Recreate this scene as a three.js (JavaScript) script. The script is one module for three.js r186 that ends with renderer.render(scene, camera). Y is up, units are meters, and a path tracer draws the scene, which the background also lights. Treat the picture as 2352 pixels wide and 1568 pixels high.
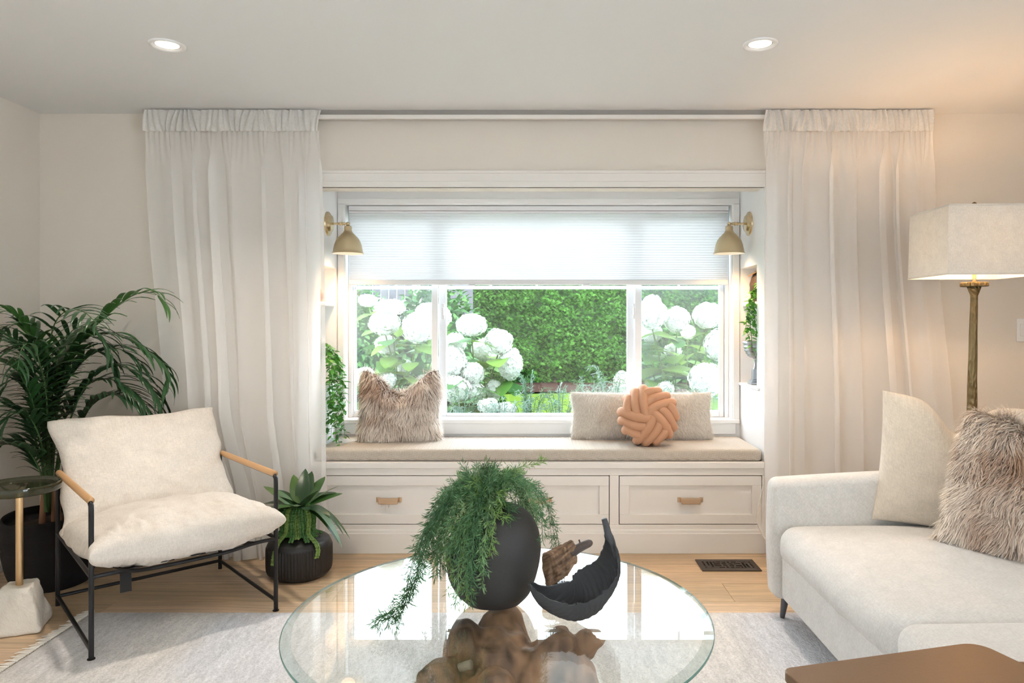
import * as THREE from 'three';
import { RoundedBoxGeometry } from 'three/addons/geometries/RoundedBoxGeometry.js';
import { mergeGeometries, mergeVertices } from 'three/addons/utils/BufferGeometryUtils.js';
import { MeshSurfaceSampler } from 'three/addons/math/MeshSurfaceSampler.js';
import { ImprovedNoise } from 'three/addons/math/ImprovedNoise.js';
import { MarchingCubes } from 'three/addons/objects/MarchingCubes.js';

// ------------------------------------------------------------------ camera, sky, exposure
const scene = new THREE.Scene();
const F = 1620, EYE = 1.28;                                   // focal length in pixels of a 2352 x 1568 frame, eye height in metres
const camera = new THREE.PerspectiveCamera(2 * Math.atan(784 / F) * 180 / Math.PI, 1.5, 0.05, 200);
camera.position.set(0, EYE, 0);
camera.setViewOffset(2352, 1568, -61, 44, 2352, 1568);        // shifted lens: uprights stay upright
scene.background = new THREE.Color(10.6, 11.7, 13.0);              // bright overcast sky
const renderer = new THREE.WebGLRenderer({ antialias: true });
renderer.toneMapping = THREE.LinearToneMapping;
renderer.toneMappingExposure = 1.07;
renderer.shadowMap.enabled = true;
const POWER = { downlight: 6.0, unseenDownlight: 3.5, sconce: 1.3, floorLamp: 0.8 };
const WARM = new THREE.Color(1, 0.875, 0.73), LAMP = new THREE.Color(1, 0.62, 0.32);

// ------------------------------------------------------------------ helpers
let seedState = 7;
const reseed = (s) => { seedState = s | 0; };
const rnd = () => { seedState = (seedState + 0x6d2b79f5) | 0; let t = Math.imul(seedState ^ (seedState >>> 15), 1 | seedState); t = (t + Math.imul(t ^ (t >>> 7), 61 | t)) ^ t; return ((t ^ (t >>> 14)) >>> 0) / 4294967296; };
const rr = (a, b) => a + (b - a) * rnd();
const perlin = new ImprovedNoise();
const nz = (x, y, z = 0) => perlin.noise(x + 11.3, y + 5.7, z + 3.1);
const fbm = (x, y, z = 0, o = 4) => { let s = 0, a = 1, f = 1; for (let i = 0; i < o; i++) { s += a * nz(x * f, y * f, z * f); a *= 0.5; f *= 2; } return s; };
const { clamp, lerp, smoothstep } = THREE.MathUtils;
const V = (x, y, z) => new THREE.Vector3(x, y, z);
const at = (px, py, d) => V((px - 1237) * d / F, EYE - (py - 740) * d / F, -d);   // a point at distance d
const rgb = (r, g, b) => new THREE.Color().setRGB(r / 255, g / 255, b / 255, THREE.SRGBColorSpace);

const taken = {};
function numbered(n) { const k = taken[n] = (taken[n] ?? -1) + 1; return k ? n + '_' + String(k).padStart(3, '0') : n; }
const shadowed = (o) => { o.castShadow = o.receiveShadow = true; return o; };
function part(parent, name, g, m, x = 0, y = 0, z = 0) {
  const o = shadowed(new THREE.Mesh(Array.isArray(g) ? join(g) : g, m)); o.name = name; o.position.set(x, y, z); parent.add(o); return o;
}
function thing(name, label, category, p = [0, 0, 0], turn = 0, group) {
  const o = new THREE.Group(); o.name = numbered(name); scene.add(o); o.position.set(...p); o.rotation.y = turn;
  o.userData = { label, category }; if (group) o.userData.group = group; return o;
}
function solo(name, label, category, g, m, group) {
  const o = shadowed(new THREE.Mesh(Array.isArray(g) ? join(g) : g, m)); o.name = numbered(name); scene.add(o);
  o.userData = { label, category }; if (group) o.userData.group = group; return o;
}
function struct(name, g, m, label) {
  const o = shadowed(g ? new THREE.Mesh(Array.isArray(g) ? join(g) : g, m) : new THREE.Group()); o.name = numbered(name); scene.add(o);
  o.userData = { kind: 'structure' }; if (label) o.userData.label = label; return o;
}
function join(list) {
  const l = list.map((g) => (g.index ? g.toNonIndexed() : g));
  const col = l.some((g) => g.attributes.color);
  for (const g of l) {
    for (const k of Object.keys(g.attributes)) if (!['position', 'normal', 'uv', 'color'].includes(k)) g.deleteAttribute(k);
    if (!g.attributes.uv) g.setAttribute('uv', new THREE.BufferAttribute(new Float32Array(g.attributes.position.count * 2), 2));
    if (col && !g.attributes.color) g.setAttribute('color', new THREE.BufferAttribute(new Float32Array(g.attributes.position.count * 3).fill(1), 3));
  }
  return l.length === 1 ? l[0] : mergeGeometries(l);
}
// box from corner to corner, edges slightly rounded, uv in metres
function bx(x0, x1, y0, y1, z0, z1, r = 0.002) {
  const w = Math.abs(x1 - x0), h = Math.abs(y1 - y0), d = Math.abs(z1 - z0);
  const g = r > 0 ? new RoundedBoxGeometry(w, h, d, 1, Math.min(r, w / 2.1, h / 2.1, d / 2.1)) : new THREE.BoxGeometry(w, h, d);
  g.translate((x0 + x1) / 2, (y0 + y1) / 2, (z0 + z1) / 2);
  return metricUV(g);
}
function metricUV(g) {
  const p = g.attributes.position, n = g.attributes.normal, uv = new Float32Array(p.count * 2);
  for (let i = 0; i < p.count; i++) {
    const ax = Math.abs(n.getX(i)), ay = Math.abs(n.getY(i)), az = Math.abs(n.getZ(i));
    if (ay >= ax && ay >= az) { uv[i * 2] = p.getX(i); uv[i * 2 + 1] = p.getZ(i); }
    else if (ax >= az) { uv[i * 2] = p.getZ(i); uv[i * 2 + 1] = p.getY(i); }
    else { uv[i * 2] = p.getX(i); uv[i * 2 + 1] = p.getY(i); }
  }
  g.setAttribute('uv', new THREE.BufferAttribute(uv, 2)); return g;
}
// grid surface; f(u, v) -> [x, y, z, (uvx, uvy)]
function grid(nu, nv, f, { closed = false, flip = false } = {}) {
  const pos = [], uv = [], idx = [];
  for (let j = 0; j <= nv; j++) for (let i = 0; i <= nu; i++) { const q = f(i / nu, j / nv); pos.push(q[0], q[1], q[2]); uv.push(q[3] ?? i / nu, q[4] ?? j / nv); }
  const W = nu + 1;
  for (let j = 0; j < nv; j++) for (let i = 0; i < nu; i++) { const a = j * W + i, b = a + 1, c = a + W, d = c + 1; flip ? idx.push(a, c, b, b, c, d) : idx.push(a, b, c, b, d, c); }
  const g = new THREE.BufferGeometry();
  g.setAttribute('position', new THREE.Float32BufferAttribute(pos, 3)); g.setAttribute('uv', new THREE.Float32BufferAttribute(uv, 2)); g.setIndex(idx); g.computeVertexNormals();
  if (closed) { const n = g.attributes.normal; for (let j = 0; j <= nv; j++) { const a = j * W, b = a + nu, s = V(n.getX(a) + n.getX(b), n.getY(a) + n.getY(b), n.getZ(a) + n.getZ(b)).normalize(); n.setXYZ(a, s.x, s.y, s.z); n.setXYZ(b, s.x, s.y, s.z); } }
  return g;
}
// a sheet of real thickness
function shell(nu, nv, f, th) {
  const A = [], e = 1e-3, P = (u, v) => { const q = f(u, v); return V(q[0], q[1], q[2]); };
  const N = (u, v) => { const du = P(Math.min(1, u + e), v).sub(P(Math.max(0, u - e), v)), dv = P(u, Math.min(1, v + e)).sub(P(u, Math.max(0, v - e))); return du.cross(dv).normalize(); };
  const top = grid(nu, nv, (u, v) => { const p = P(u, v).addScaledVector(N(u, v), th / 2); return [p.x, p.y, p.z]; });
  const bot = grid(nu, nv, (u, v) => { const p = P(u, v).addScaledVector(N(u, v), -th / 2); return [p.x, p.y, p.z]; }, { flip: true });
  A.push(top, bot);
  const rim = (g) => grid(60, 1, (s, t) => { const [u, v] = g(s), p = P(u, v).addScaledVector(N(u, v), (t - 0.5) * th); return [p.x, p.y, p.z]; });
  A.push(rim((s) => [s, 0]), rim((s) => [1, s]), rim((s) => [1 - s, 1]), rim((s) => [0, 1 - s]));
  return join(A);
}
// tube along points with a radius that may vary, closed ends
function tube(pts, r, { seg = 0, rad = 8, tension = 0.5, bump } = {}) {
  const c = new THREE.CatmullRomCurve3(pts, false, 'catmullrom', tension), n = seg || Math.max(2, (pts.length - 1) * 6);
  const R = typeof r === 'function' ? r : () => r, fr = c.computeFrenetFrames(n, false), len = c.getLength();
  const P = []; for (let i = 0; i <= n; i++) P.push(pts.length === 2 ? pts[0].clone().lerp(pts[1], i / n) : c.getPointAt(i / n));
  return grid(rad, n + 2, (u, v) => {
    const k = Math.round(v * (n + 2)), i = clamp(k - 1, 0, n), end = k === 0 || k === n + 2, a = u * 2 * Math.PI, p = P[i], rr0 = end ? 0 : R(i / n) * (bump ? bump(u, i / n) : 1);
    const N = fr.normals[i], B = fr.binormals[i], cs = Math.cos(a) * rr0, sn = Math.sin(a) * rr0;
    return [p.x + N.x * cs + B.x * sn, p.y + N.y * cs + B.y * sn, p.z + N.z * cs + B.z * sn, u * 2 * Math.PI * R(i / n), i / n * len];
  }, { closed: true, flip: false });
}
const lathe = (pts, seg = 40) => new THREE.LatheGeometry(pts.map(([r, y]) => new THREE.Vector2(r, y)), seg);
// soft upholstered block: rounded edges, optional crown; centred
function soft(w, h, d, r, { n = 14, crown = 0, side = 0, wave } = {}) {
  const ax = (half, rad) => { const o = []; for (let i = 0; i <= 5; i++) o.push(-half + rad * (1 - Math.cos(i / 5 * Math.PI / 2))); for (let i = 1; i < n; i++) o.push(lerp(-half + rad, half - rad, i / n)); for (let i = 5; i >= 0; i--) o.push(half - rad * (1 - Math.cos(i / 5 * Math.PI / 2))); return o; };
  const H = [w / 2, h / 2, d / 2], A = H.map((q) => ax(q, Math.min(r, q * 0.98))), out = [];
  for (let a = 0; a < 3; a++) for (const s of [-1, 1]) {
    const b = (a + 1) % 3, c = (a + 2) % 3, U = A[b], W = A[c];
    out.push(grid(U.length - 1, W.length - 1, (u, v) => {
      const p = [0, 0, 0]; p[a] = s * H[a]; p[b] = U[Math.round(u * (U.length - 1))]; p[c] = W[Math.round(v * (W.length - 1))];
      const q = p.map((x, k) => clamp(x, -(H[k] - Math.min(r, H[k] * 0.98)), H[k] - Math.min(r, H[k] * 0.98))), t = V(p[0] - q[0], p[1] - q[1], p[2] - q[2]);
      if (t.lengthSq() > 0) t.normalize().multiplyScalar(Math.min(r, Math.min(...H) * 0.98));
      const o = [q[0] + t.x, q[1] + t.y, q[2] + t.z], fx = 1 - (o[0] / H[0]) ** 2, fy = 1 - (o[1] / H[1]) ** 2, fz = 1 - (o[2] / H[2]) ** 2;
      o[1] += Math.sign(o[1]) * crown * fx * fz * Math.abs(o[1]) / H[1]; o[0] += Math.sign(o[0]) * side * fy * fz * Math.abs(o[0]) / H[0]; o[2] += Math.sign(o[2]) * side * fx * fy * Math.abs(o[2]) / H[2];
      if (wave) wave(o, H);
      return [o[0], o[1], o[2], p[b], p[c]];
    }, { flip: s < 0 }));
  }
  const g = join(out); g.deleteAttribute('uv'); g.deleteAttribute('normal');
  const m = mergeVertices(g, 1e-5); m.computeVertexNormals();
  const p = m.attributes.position, uv = new Float32Array(p.count * 2);          // one skewed mapping, so that no seam shows on a rounded edge
  for (let i = 0; i < p.count; i++) { const x = p.getX(i), y = p.getY(i); uv[i * 2] = p.getZ(i) + 0.35 * (x - y); uv[i * 2 + 1] = x + y; }
  m.setAttribute('uv', new THREE.BufferAttribute(uv, 2)); return m;
}
// knife-edged pillow standing in the xy plane, centred
function pillow(w, h, t, { n = 44, pinch = 0.06, pw = 0.42, chop = 0, chopW = 0.34, wrinkle = 0.006, seed = 0, sag = 0, crease = 0, wave = 0 } = {}) {
  const side = (s) => grid(n, n, (a, b) => {
    const u = Math.sin((a - 0.5) * Math.PI), v = Math.sin((b - 0.5) * Math.PI), e = Math.pow(Math.max(0, (1 - u * u)), pw) * Math.pow(Math.max(0, 1 - v * v), pw);
    let x = w / 2 * u * (1 - pinch * (1 - v * v)), y = h / 2 * v * (1 - pinch * (1 - u * u)), z = s * t / 2 * e;
    const k = chop * Math.exp(-((u / chopW) ** 2)) * smoothstep(v, -0.3, 1); y -= k; z += s * k * 0.10 * e;
    if (sag) { const q = smoothstep(-v, -0.2, 1); z *= 1 + sag * q; }
    z += s * wrinkle * e * (fbm(u * 2.5 + seed, v * 2.5, s * 2 + seed) + 0.8 * fbm(u * 7 + seed, v * 3, s + seed, 2) * (0.3 + Math.abs(u * v)));
    if (crease) { const q = nz(u * 5 + seed, v * 1.1, seed), m = 1 - Math.min(1, Math.abs(q) * 5); z -= s * crease * e * m * m * smoothstep(-v, -0.1, 0.9); }
    x += wave * nz(v * 2.2, seed + 4, u > 0 ? 1 : 0) * Math.abs(u) ** 3; y += wave * nz(u * 2.2, seed + 9, v > 0 ? 1 : 0) * Math.abs(v) ** 3;
    return [x, y, z, x, y + z * 1.4];
  }, { flip: s < 0 });
  return join([side(1), side(-1)]);
}
function capsules(list, size, c, half, k = 0.03, noise = 0.0, nf = 20) {
  const mc = new MarchingCubes(size, new THREE.MeshBasicMaterial(), false, false, 90000), f = mc.field, h2 = size / 2, p = V(0, 0, 0), ab = V(0, 0, 0), ap = V(0, 0, 0);
  const L = list.map(([a, b, ra, rb]) => ({ a, ab: b.clone().sub(a), ra, rb, l: b.distanceToSquared(a) }));
  for (let z = 0; z < size; z++) for (let y = 0; y < size; y++) for (let x = 0; x < size; x++) {
    p.set((x - h2) / h2 * half + c.x, (y - h2) / h2 * half + c.y, (z - h2) / h2 * half + c.z);
    let s = 0;
    for (const q of L) { ap.subVectors(p, q.a); const t = clamp(ap.dot(q.ab) / (q.l || 1), 0, 1), d = ab.copy(q.ab).multiplyScalar(t).sub(ap).length() - lerp(q.ra, q.rb, t); s += Math.exp(-d / k); }
    let d = -k * Math.log(s + 1e-30);
    if (noise && d < 0.12) d += noise * fbm(p.x * nf, p.y * nf * 0.6, p.z * nf, 3);
    f[x + y * size + z * size * size] = -d;
  }
  mc.isolation = 0; mc.update();
  const n = mc.count, g = new THREE.BufferGeometry(); g.setAttribute('position', new THREE.BufferAttribute(mc.positionArray.slice(0, n * 3), 3));
  const m = mergeVertices(g, 1e-5); m.computeVertexNormals(); m.scale(half, half, half); m.translate(c.x, c.y, c.z); return metricUV(m);
}
function leafBlade(len, wid, { droop = 0.25, cup = 0.2, n = 6, fold = 0, tip = 1.4, base = 0.08 } = {}) {   // along +x, up is y
  return grid(4, n, (u, v) => {
    const s = (u - 0.5) * 2, wd = wid / 2 * (base + (1 - base) * Math.pow(Math.sin(Math.PI * Math.pow(v, 1 / tip)), 0.8)) * (v > 0.999 ? 0.02 : 1);
    return [len * v * (1 - 0.15 * droop * v), -len * droop * v * v + cup * wd * s * s - fold * wd * Math.abs(s), wd * s];
  }, { flip: true });
}
const place = (o, p, dir, roll = 0, up = V(0, 1, 0)) => {           // x axis along dir
  const X = dir.clone().normalize(); let Z = X.clone().cross(up); if (Z.lengthSq() < 1e-6) Z = V(0, 0, 1); Z.normalize(); const Y = Z.clone().cross(X);
  const m = new THREE.Matrix4().makeBasis(X, Y, Z); o.quaternion.setFromRotationMatrix(m); if (roll) o.rotateX(roll); o.position.copy(p); return o;
};
const moved = (g, m) => g.clone().applyMatrix4(m);
const M4 = (p, dir, s = 1, roll = 0) => { const o = new THREE.Object3D(); place(o, p, dir, roll); o.scale.setScalar(s); o.updateMatrix(); return o.matrix; };

// wood colour from stretched noise, kept in the vertices of a carved shape
function grained(g, f, dark, light) {
  const p = g.attributes.position, c = new Float32Array(p.count * 3), k = new THREE.Color();
  for (let i = 0; i < p.count; i++) { k.copy(dark).lerp(light, clamp(f(p.getX(i), p.getY(i), p.getZ(i)), 0, 1)); k.toArray(c, i * 3); }
  g.setAttribute('color', new THREE.BufferAttribute(c, 3)); return g;
}

// ------------------------------------------------------------------ textures and materials
function tex(w, h, f, { srgb = true, rep } = {}) {
  const d = new Uint8Array(w * h * 4);
  for (let y = 0; y < h; y++) for (let x = 0; x < w; x++) { const c = f(x / w, y / h, x, y), i = (y * w + x) * 4; for (let k = 0; k < 3; k++) d[i + k] = clamp(Math.round(typeof c === 'number' ? c : c[k]), 0, 255); d[i + 3] = 255; }
  const t = new THREE.DataTexture(d, w, h); t.wrapS = t.wrapT = THREE.RepeatWrapping; t.magFilter = THREE.LinearFilter; if (srgb) t.colorSpace = THREE.SRGBColorSpace; if (rep) t.repeat.set(...rep); t.needsUpdate = true; return t;
}
const hash = (x, y) => { let h = Math.imul(x, 374761393) ^ Math.imul(y, 668265263); h = Math.imul(h ^ (h >>> 13), 1274126177); return ((h ^ (h >>> 16)) >>> 0) / 4294967296; };
const tnoise = (u, v, fu, fv, s = 0) => {  // tiling value noise
  const x = u * fu, y = v * fv, x0 = Math.floor(x), y0 = Math.floor(y), a = x - x0, b = y - y0, q = (i, j) => hash(((x0 + i) % fu + fu) % fu + s * 131, ((y0 + j) % fv + fv) % fv + s * 57), S = (t) => t * t * (3 - 2 * t);
  return lerp(lerp(q(0, 0), q(1, 0), S(a)), lerp(q(0, 1), q(1, 1), S(a)), S(b));
};
const linenColor = tex(512, 512, (u, v, x, y) => { const k = 236 + 14 * (tnoise(u, v, 40, 256, 1) - 0.5) + 14 * (tnoise(u, v, 256, 40, 2) - 0.5) + 10 * (hash(x, y) - 0.5) + 8 * (tnoise(u, v, 9, 9, 3) - 0.5); return [k, k - 1, k - 3]; }, { rep: [2.5, 2.5] });
const linenBump = tex(512, 512, (u, v, x, y) => 128 + 60 * Math.sin(x * Math.PI / 2) * Math.sin(y * Math.PI / 2) + 50 * (hash(x, y) - 0.5), { srgb: false, rep: [2.5, 2.5] });
const knitBump = tex(256, 256, (u, v) => { const a = u * 40, b = v * 40, r = Math.floor(b) % 2; return 40 + 200 * Math.pow(Math.abs(Math.sin((a + r * 0.5) * Math.PI)) * Math.abs(Math.sin(b * Math.PI)), 0.6); }, { srgb: false, rep: [3.2, 3.2] });
const knitColor = tex(256, 256, (u, v, x, y) => { const a = u * 40, b = v * 40, r = Math.floor(b) % 2, k = 0.78 + 0.22 * Math.pow(Math.abs(Math.sin((a + r * 0.5) * Math.PI)) * Math.abs(Math.sin(b * Math.PI)), 0.6) + 0.06 * (hash(x, y) - 0.5); return [228 * k, 217 * k, 204 * k]; }, { rep: [3.2, 3.2] });
const oak = [0, 1, 2].map((s) => tex(1024, 128, (u, v, x, y) => {
  const w = v + 0.10 * (tnoise(u, v, 5, 3, 20 + s) - 0.5), g = tnoise(u, w, 6, 46, 30 + s), g2 = tnoise(u, v, 60, 128, 40 + s), g3 = tnoise(u, v, 3, 5, 50 + s), k = 1 + 0.16 * (g - 0.5) + 0.07 * (g2 - 0.5) + 0.14 * (g3 - 0.5) - s * 0.035;
  return [206 * k, 176 * k + 1, (146 - s * 3) * k];
}));
const walnut = tex(512, 128, (u, v, x, y) => { const g = tnoise(u, v, 5, 40, 60), g2 = tnoise(u, v, 40, 120, 61), k = 0.88 + 0.45 * (g - 0.4) + 0.15 * (g2 - 0.5); return [158 * k, 122 * k, 92 * k]; });
const rugColor = tex(1024, 1024, (u, v, x, y) => {
  const s = tnoise(u, v, 90, 14, 70), s2 = tnoise(u, v, 230, 60, 71), b = tnoise(u, v, 6, 4, 72), sp = hash(x, y), sp2 = tnoise(u, v, 512, 300, 73);
  let k = 0.97 + 0.05 * (s - 0.5) + 0.08 * (s2 - 0.5) + 0.16 * (sp2 - 0.5) + 0.07 * (sp - 0.5) - (sp2 > 0.82 ? 0.12 : 0);
  const c = smoothstep(b, 0.35, 0.75); return [lerp(214, 226, c) * k, lerp(211, 217, c) * k, lerp(211, 206, c) * k];
});
const rugBump = tex(512, 512, (u, v, x, y) => 128 + 90 * (tnoise(u, v, 256, 90, 80) - 0.5) + 80 * (hash(x, y) - 0.5), { srgb: false, rep: [2, 2] });
const hammered = tex(256, 256, (u, v) => {
  let best = 9; for (let j = -1; j <= 1; j++) for (let i = -1; i <= 1; i++) { const cx = Math.floor(u * 12) + i, cy = Math.floor(v * 12) + j, m = (q) => ((q % 12) + 12) % 12; best = Math.min(best, Math.hypot(cx + 0.2 + 0.6 * hash(m(cx), m(cy)) - u * 12, cy + 0.2 + 0.6 * hash(m(cx) + 40, m(cy)) - v * 12)); }
  return 255 * clamp(best * 0.9, 0, 1);
}, { srgb: false });
const grain = tex(256, 256, (u, v, x, y) => 128 + 110 * (hash(x, y) - 0.5) + 60 * (tnoise(u, v, 60, 60, 90) - 0.5), { srgb: false });
const at2 = (t, a, b) => { const c = t.clone(); c.repeat.set(a, b); c.needsUpdate = true; return c; };

const std = (c, r = 0.6, o = {}) => new THREE.MeshStandardMaterial({ color: c, roughness: r, ...o });
const phy = (o) => new THREE.MeshPhysicalMaterial(o);
const C = (r, g, b) => new THREE.Color().setRGB(r, g, b);
const M = {
  wall: std(C(0.765, 0.705, 0.63), 0.9, { bumpMap: at2(grain, 3, 3), bumpScale: 0.0006 }),
  ceiling: std(C(0.80, 0.80, 0.80), 0.95),
  trim: std(C(0.88, 0.88, 0.875), 0.38),
  bench: std(C(0.82, 0.785, 0.745), 0.4),
  dark: std(C(0.012, 0.012, 0.012), 0.9),
  vinyl: std(C(0.82, 0.83, 0.85), 0.35),
  oak: oak.map((t) => std(C(1, 1, 1), 0.42, { map: t, bumpMap: t, bumpScale: 0.0006 })),
  rug: std(C(0.98, 1, 1.03), 1, { map: rugColor, bumpMap: rugBump, bumpScale: 0.004 }),
  fringe: std(C(0.78, 0.73, 0.66), 1),
  linen: phy({ color: C(0.90, 0.83, 0.755), roughness: 0.95, map: linenColor, bumpMap: linenBump, bumpScale: 0.0012, sheen: 0.3, sheenColor: C(1, 0.97, 0.93), sheenRoughness: 0.6 }),
  sofa: phy({ color: C(0.84, 0.815, 0.79), roughness: 0.95, map: linenColor, bumpMap: linenBump, bumpScale: 0.0012, sheen: 0.3, sheenColor: C(1, 0.98, 0.96), sheenRoughness: 0.6 }),
  beige: phy({ color: C(0.82, 0.73, 0.62), roughness: 0.95, map: linenColor, bumpMap: linenBump, bumpScale: 0.0012, sheen: 0.3, sheenColor: C(1, 0.95, 0.88), sheenRoughness: 0.6 }),
  knit: std(C(0.98, 0.97, 0.96), 1, { map: knitColor, bumpMap: knitBump, bumpScale: 0.004 }),
  sheer: phy({ color: C(0.95, 0.935, 0.915), roughness: 1, transmission: 0.18, thickness: 0, opacity: 0.46, transparent: true, side: THREE.DoubleSide, specularIntensity: 0.2 }),
  heading: phy({ color: C(0.95, 0.94, 0.925), roughness: 1, transmission: 0.2, thickness: 0, opacity: 0.93, transparent: true, side: THREE.DoubleSide, map: linenColor, specularIntensity: 0.2 }),
  blind: phy({ color: C(0.82, 0.83, 0.84), roughness: 1, transmission: 0.21, thickness: 0, side: THREE.DoubleSide, specularIntensity: 0.1 }),
  glass: phy({ color: C(0.97, 0.985, 0.98), roughness: 0, transmission: 1, thickness: 0, ior: 1.5 }),
  tableGlass: phy({ color: C(0.965, 0.985, 0.975), roughness: 0, transmission: 1, thickness: 0, ior: 1.52 }),
  bevel: phy({ color: C(0.78, 0.87, 0.86), roughness: 0.02, transmission: 1, thickness: 0, ior: 2.33 }),
  glassEdge: phy({ color: C(0.16, 0.36, 0.33), roughness: 0.08, transmission: 0.55, thickness: 0, ior: 1.52 }),
  smoked: phy({ color: C(0.30, 0.31, 0.20), roughness: 0.03, transmission: 0.92, thickness: 0, ior: 1.5 }),
  screen: std(C(0.42, 0.46, 0.50), 1, { transparent: true, opacity: 0.11 }),
  iron: std(C(0.020, 0.021, 0.024), 0.42, { metalness: 0.4 }),
  strap: std(C(0.013, 0.013, 0.014), 0.8),
  honey: std(C(0.62, 0.36, 0.17), 0.45, { bumpMap: at2(grain, 3, 3), bumpScale: 0.0003 }),
  brass: std(C(0.64, 0.52, 0.33), 0.30, { metalness: 1, bumpMap: at2(hammered, 40, 40), bumpScale: 0.0006 }),
  brassPlain: std(C(0.64, 0.52, 0.33), 0.26, { metalness: 1 }),
  gold: std(C(0.74, 0.53, 0.30), 0.3, { metalness: 1 }),
  bronze: std(C(0.60, 0.44, 0.30), 0.38, { metalness: 0.9 }),
  antique: std(C(0.21, 0.155, 0.075), 0.42, { metalness: 0.85, bumpMap: at2(hammered, 6, 2.2), bumpScale: 0.006 }),
  table: std(C(0.26, 0.165, 0.10), 0.34, { metalness: 0.55, bumpMap: at2(grain, 2, 2), bumpScale: 0.0005 }),
  white: std(C(0.85, 0.85, 0.85), 0.3),
  shadeIn: std(C(0.9, 0.86, 0.78), 0.5),
  lampShade: phy({ color: C(0.90, 0.86, 0.80), roughness: 1, transmission: 0.03, thickness: 0, map: at2(linenColor, 4, 4), specularIntensity: 0.2 }),
  pot: std(C(0.006, 0.006, 0.007), 0.95, { bumpMap: at2(grain, 6, 6), bumpScale: 0.003 }),
  vase: std(C(0.016, 0.017, 0.019), 0.42, {}),
  ovoid: std(C(0.026, 0.025, 0.025), 0.6, { bumpMap: at2(grain, 5, 5), bumpScale: 0.0009 }),
  stone: std(C(0.74, 0.68, 0.60), 0.85, { bumpMap: at2(grain, 4, 4), bumpScale: 0.003 }),
  soil: std(C(0.045, 0.03, 0.02), 1),
  root: std(C(1, 1, 1), 0.5, { vertexColors: true }),
  drift: std(C(1, 1, 1), 0.7, { vertexColors: true }),
  driftDark: std(C(0.10, 0.075, 0.07), 0.5),
  bowl: std(C(0.058, 0.060, 0.066), 0.48, { bumpMap: at2(grain, 8, 8), bumpScale: 0.0015 }),
  caramel: phy({ color: C(0.57, 0.305, 0.18), roughness: 0.75, sheen: 0.7, sheenColor: C(1, 0.72, 0.52), sheenRoughness: 0.35, bumpMap: at2(grain, 20, 20), bumpScale: 0.0004 }),
  pewter: std(C(0.35, 0.36, 0.38), 0.35, { metalness: 0.8 }),
  carved: std(C(0.055, 0.032, 0.022), 0.6), carvedLight: std(C(0.42, 0.23, 0.11), 0.6),
  glow: std(C(0, 0, 0), 1, { emissive: C(1, 0.86, 0.66), emissiveIntensity: 3.2 }),
  bulb: std(C(0, 0, 0), 1, { emissive: C(1, 0.80, 0.55), emissiveIntensity: 4 }),
  vent: std(C(0.075, 0.062, 0.055), 0.45, { metalness: 0.6 }),
  legDark: std(C(0.10, 0.10, 0.115), 0.4),
  railShadow: std(C(0.34, 0.32, 0.30), 0.7),
  copper: std(C(0.30, 0.15, 0.08), 0.7),
};
const leafM = (c, r = 0.45, tr = 0.25) => phy({ color: c, roughness: r, transmission: tr, thickness: 0, side: THREE.DoubleSide, specularIntensity: 0.6 });

// ------------------------------------------------------------------ the room
const ZW = -3.924, XL = -2.774, XR = 3.05, ZR = 2.6, H = 2.44, NX = 1.255, ZN = -4.40;
struct('ceiling', bx(XL - 0.15, XR + 0.15, H, H + 0.2, ZW - 0.13, ZR + 0.15, 0), M.ceiling);
{ // oak planks, each a board of its own
  const f = struct('floor', bx(XL - 0.15, XR + 0.15, -0.2, -0.012, ZW - 0.13, ZR + 0.15, 0), M.dark); reseed(11);
  const lens = [1.9, 2.3, 1.6, 2.1]; let row = 0;
  for (let z = ZW; z < ZR; z += 0.231, row++) {
    let x = XL - rr(0.2, 1.7); if (row === 2) x = 0.90 - 2 * 1.85;
    while (x < XR) {
      const l = row === 2 ? 1.85 : lens[Math.floor(rnd() * 4)], a = Math.max(x, XL), b = Math.min(x + l, XR), z1 = Math.min(z + 0.231, ZR);
      if (b - a > 0.05) {
        const g = bx(a + 0.0006, b - 0.0006, -0.014, 0, z + 0.0006, z1 - 0.0006, 0.0012), uv = g.attributes.uv, ou = rnd(), ov = rnd();
        for (let i = 0; i < uv.count; i++) uv.setXY(i, uv.getX(i) * 0.45 + ou, uv.getY(i) * 2.2 + ov);
        part(f, 'plank', g, M.oak[Math.floor(rnd() * 3)]);
      }
      x += l;
    }
  }
}
const wb = struct('wall_back', [bx(XL - 0.15, -NX - 0.005, 0, H, ZW - 0.13, ZW, 0), bx(NX + 0.005, XR + 0.15, 0, H, ZW - 0.13, ZW, 0), bx(-NX - 0.005, NX + 0.005, 2.031, H, ZW - 0.13, ZW, 0)], M.wall);
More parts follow.
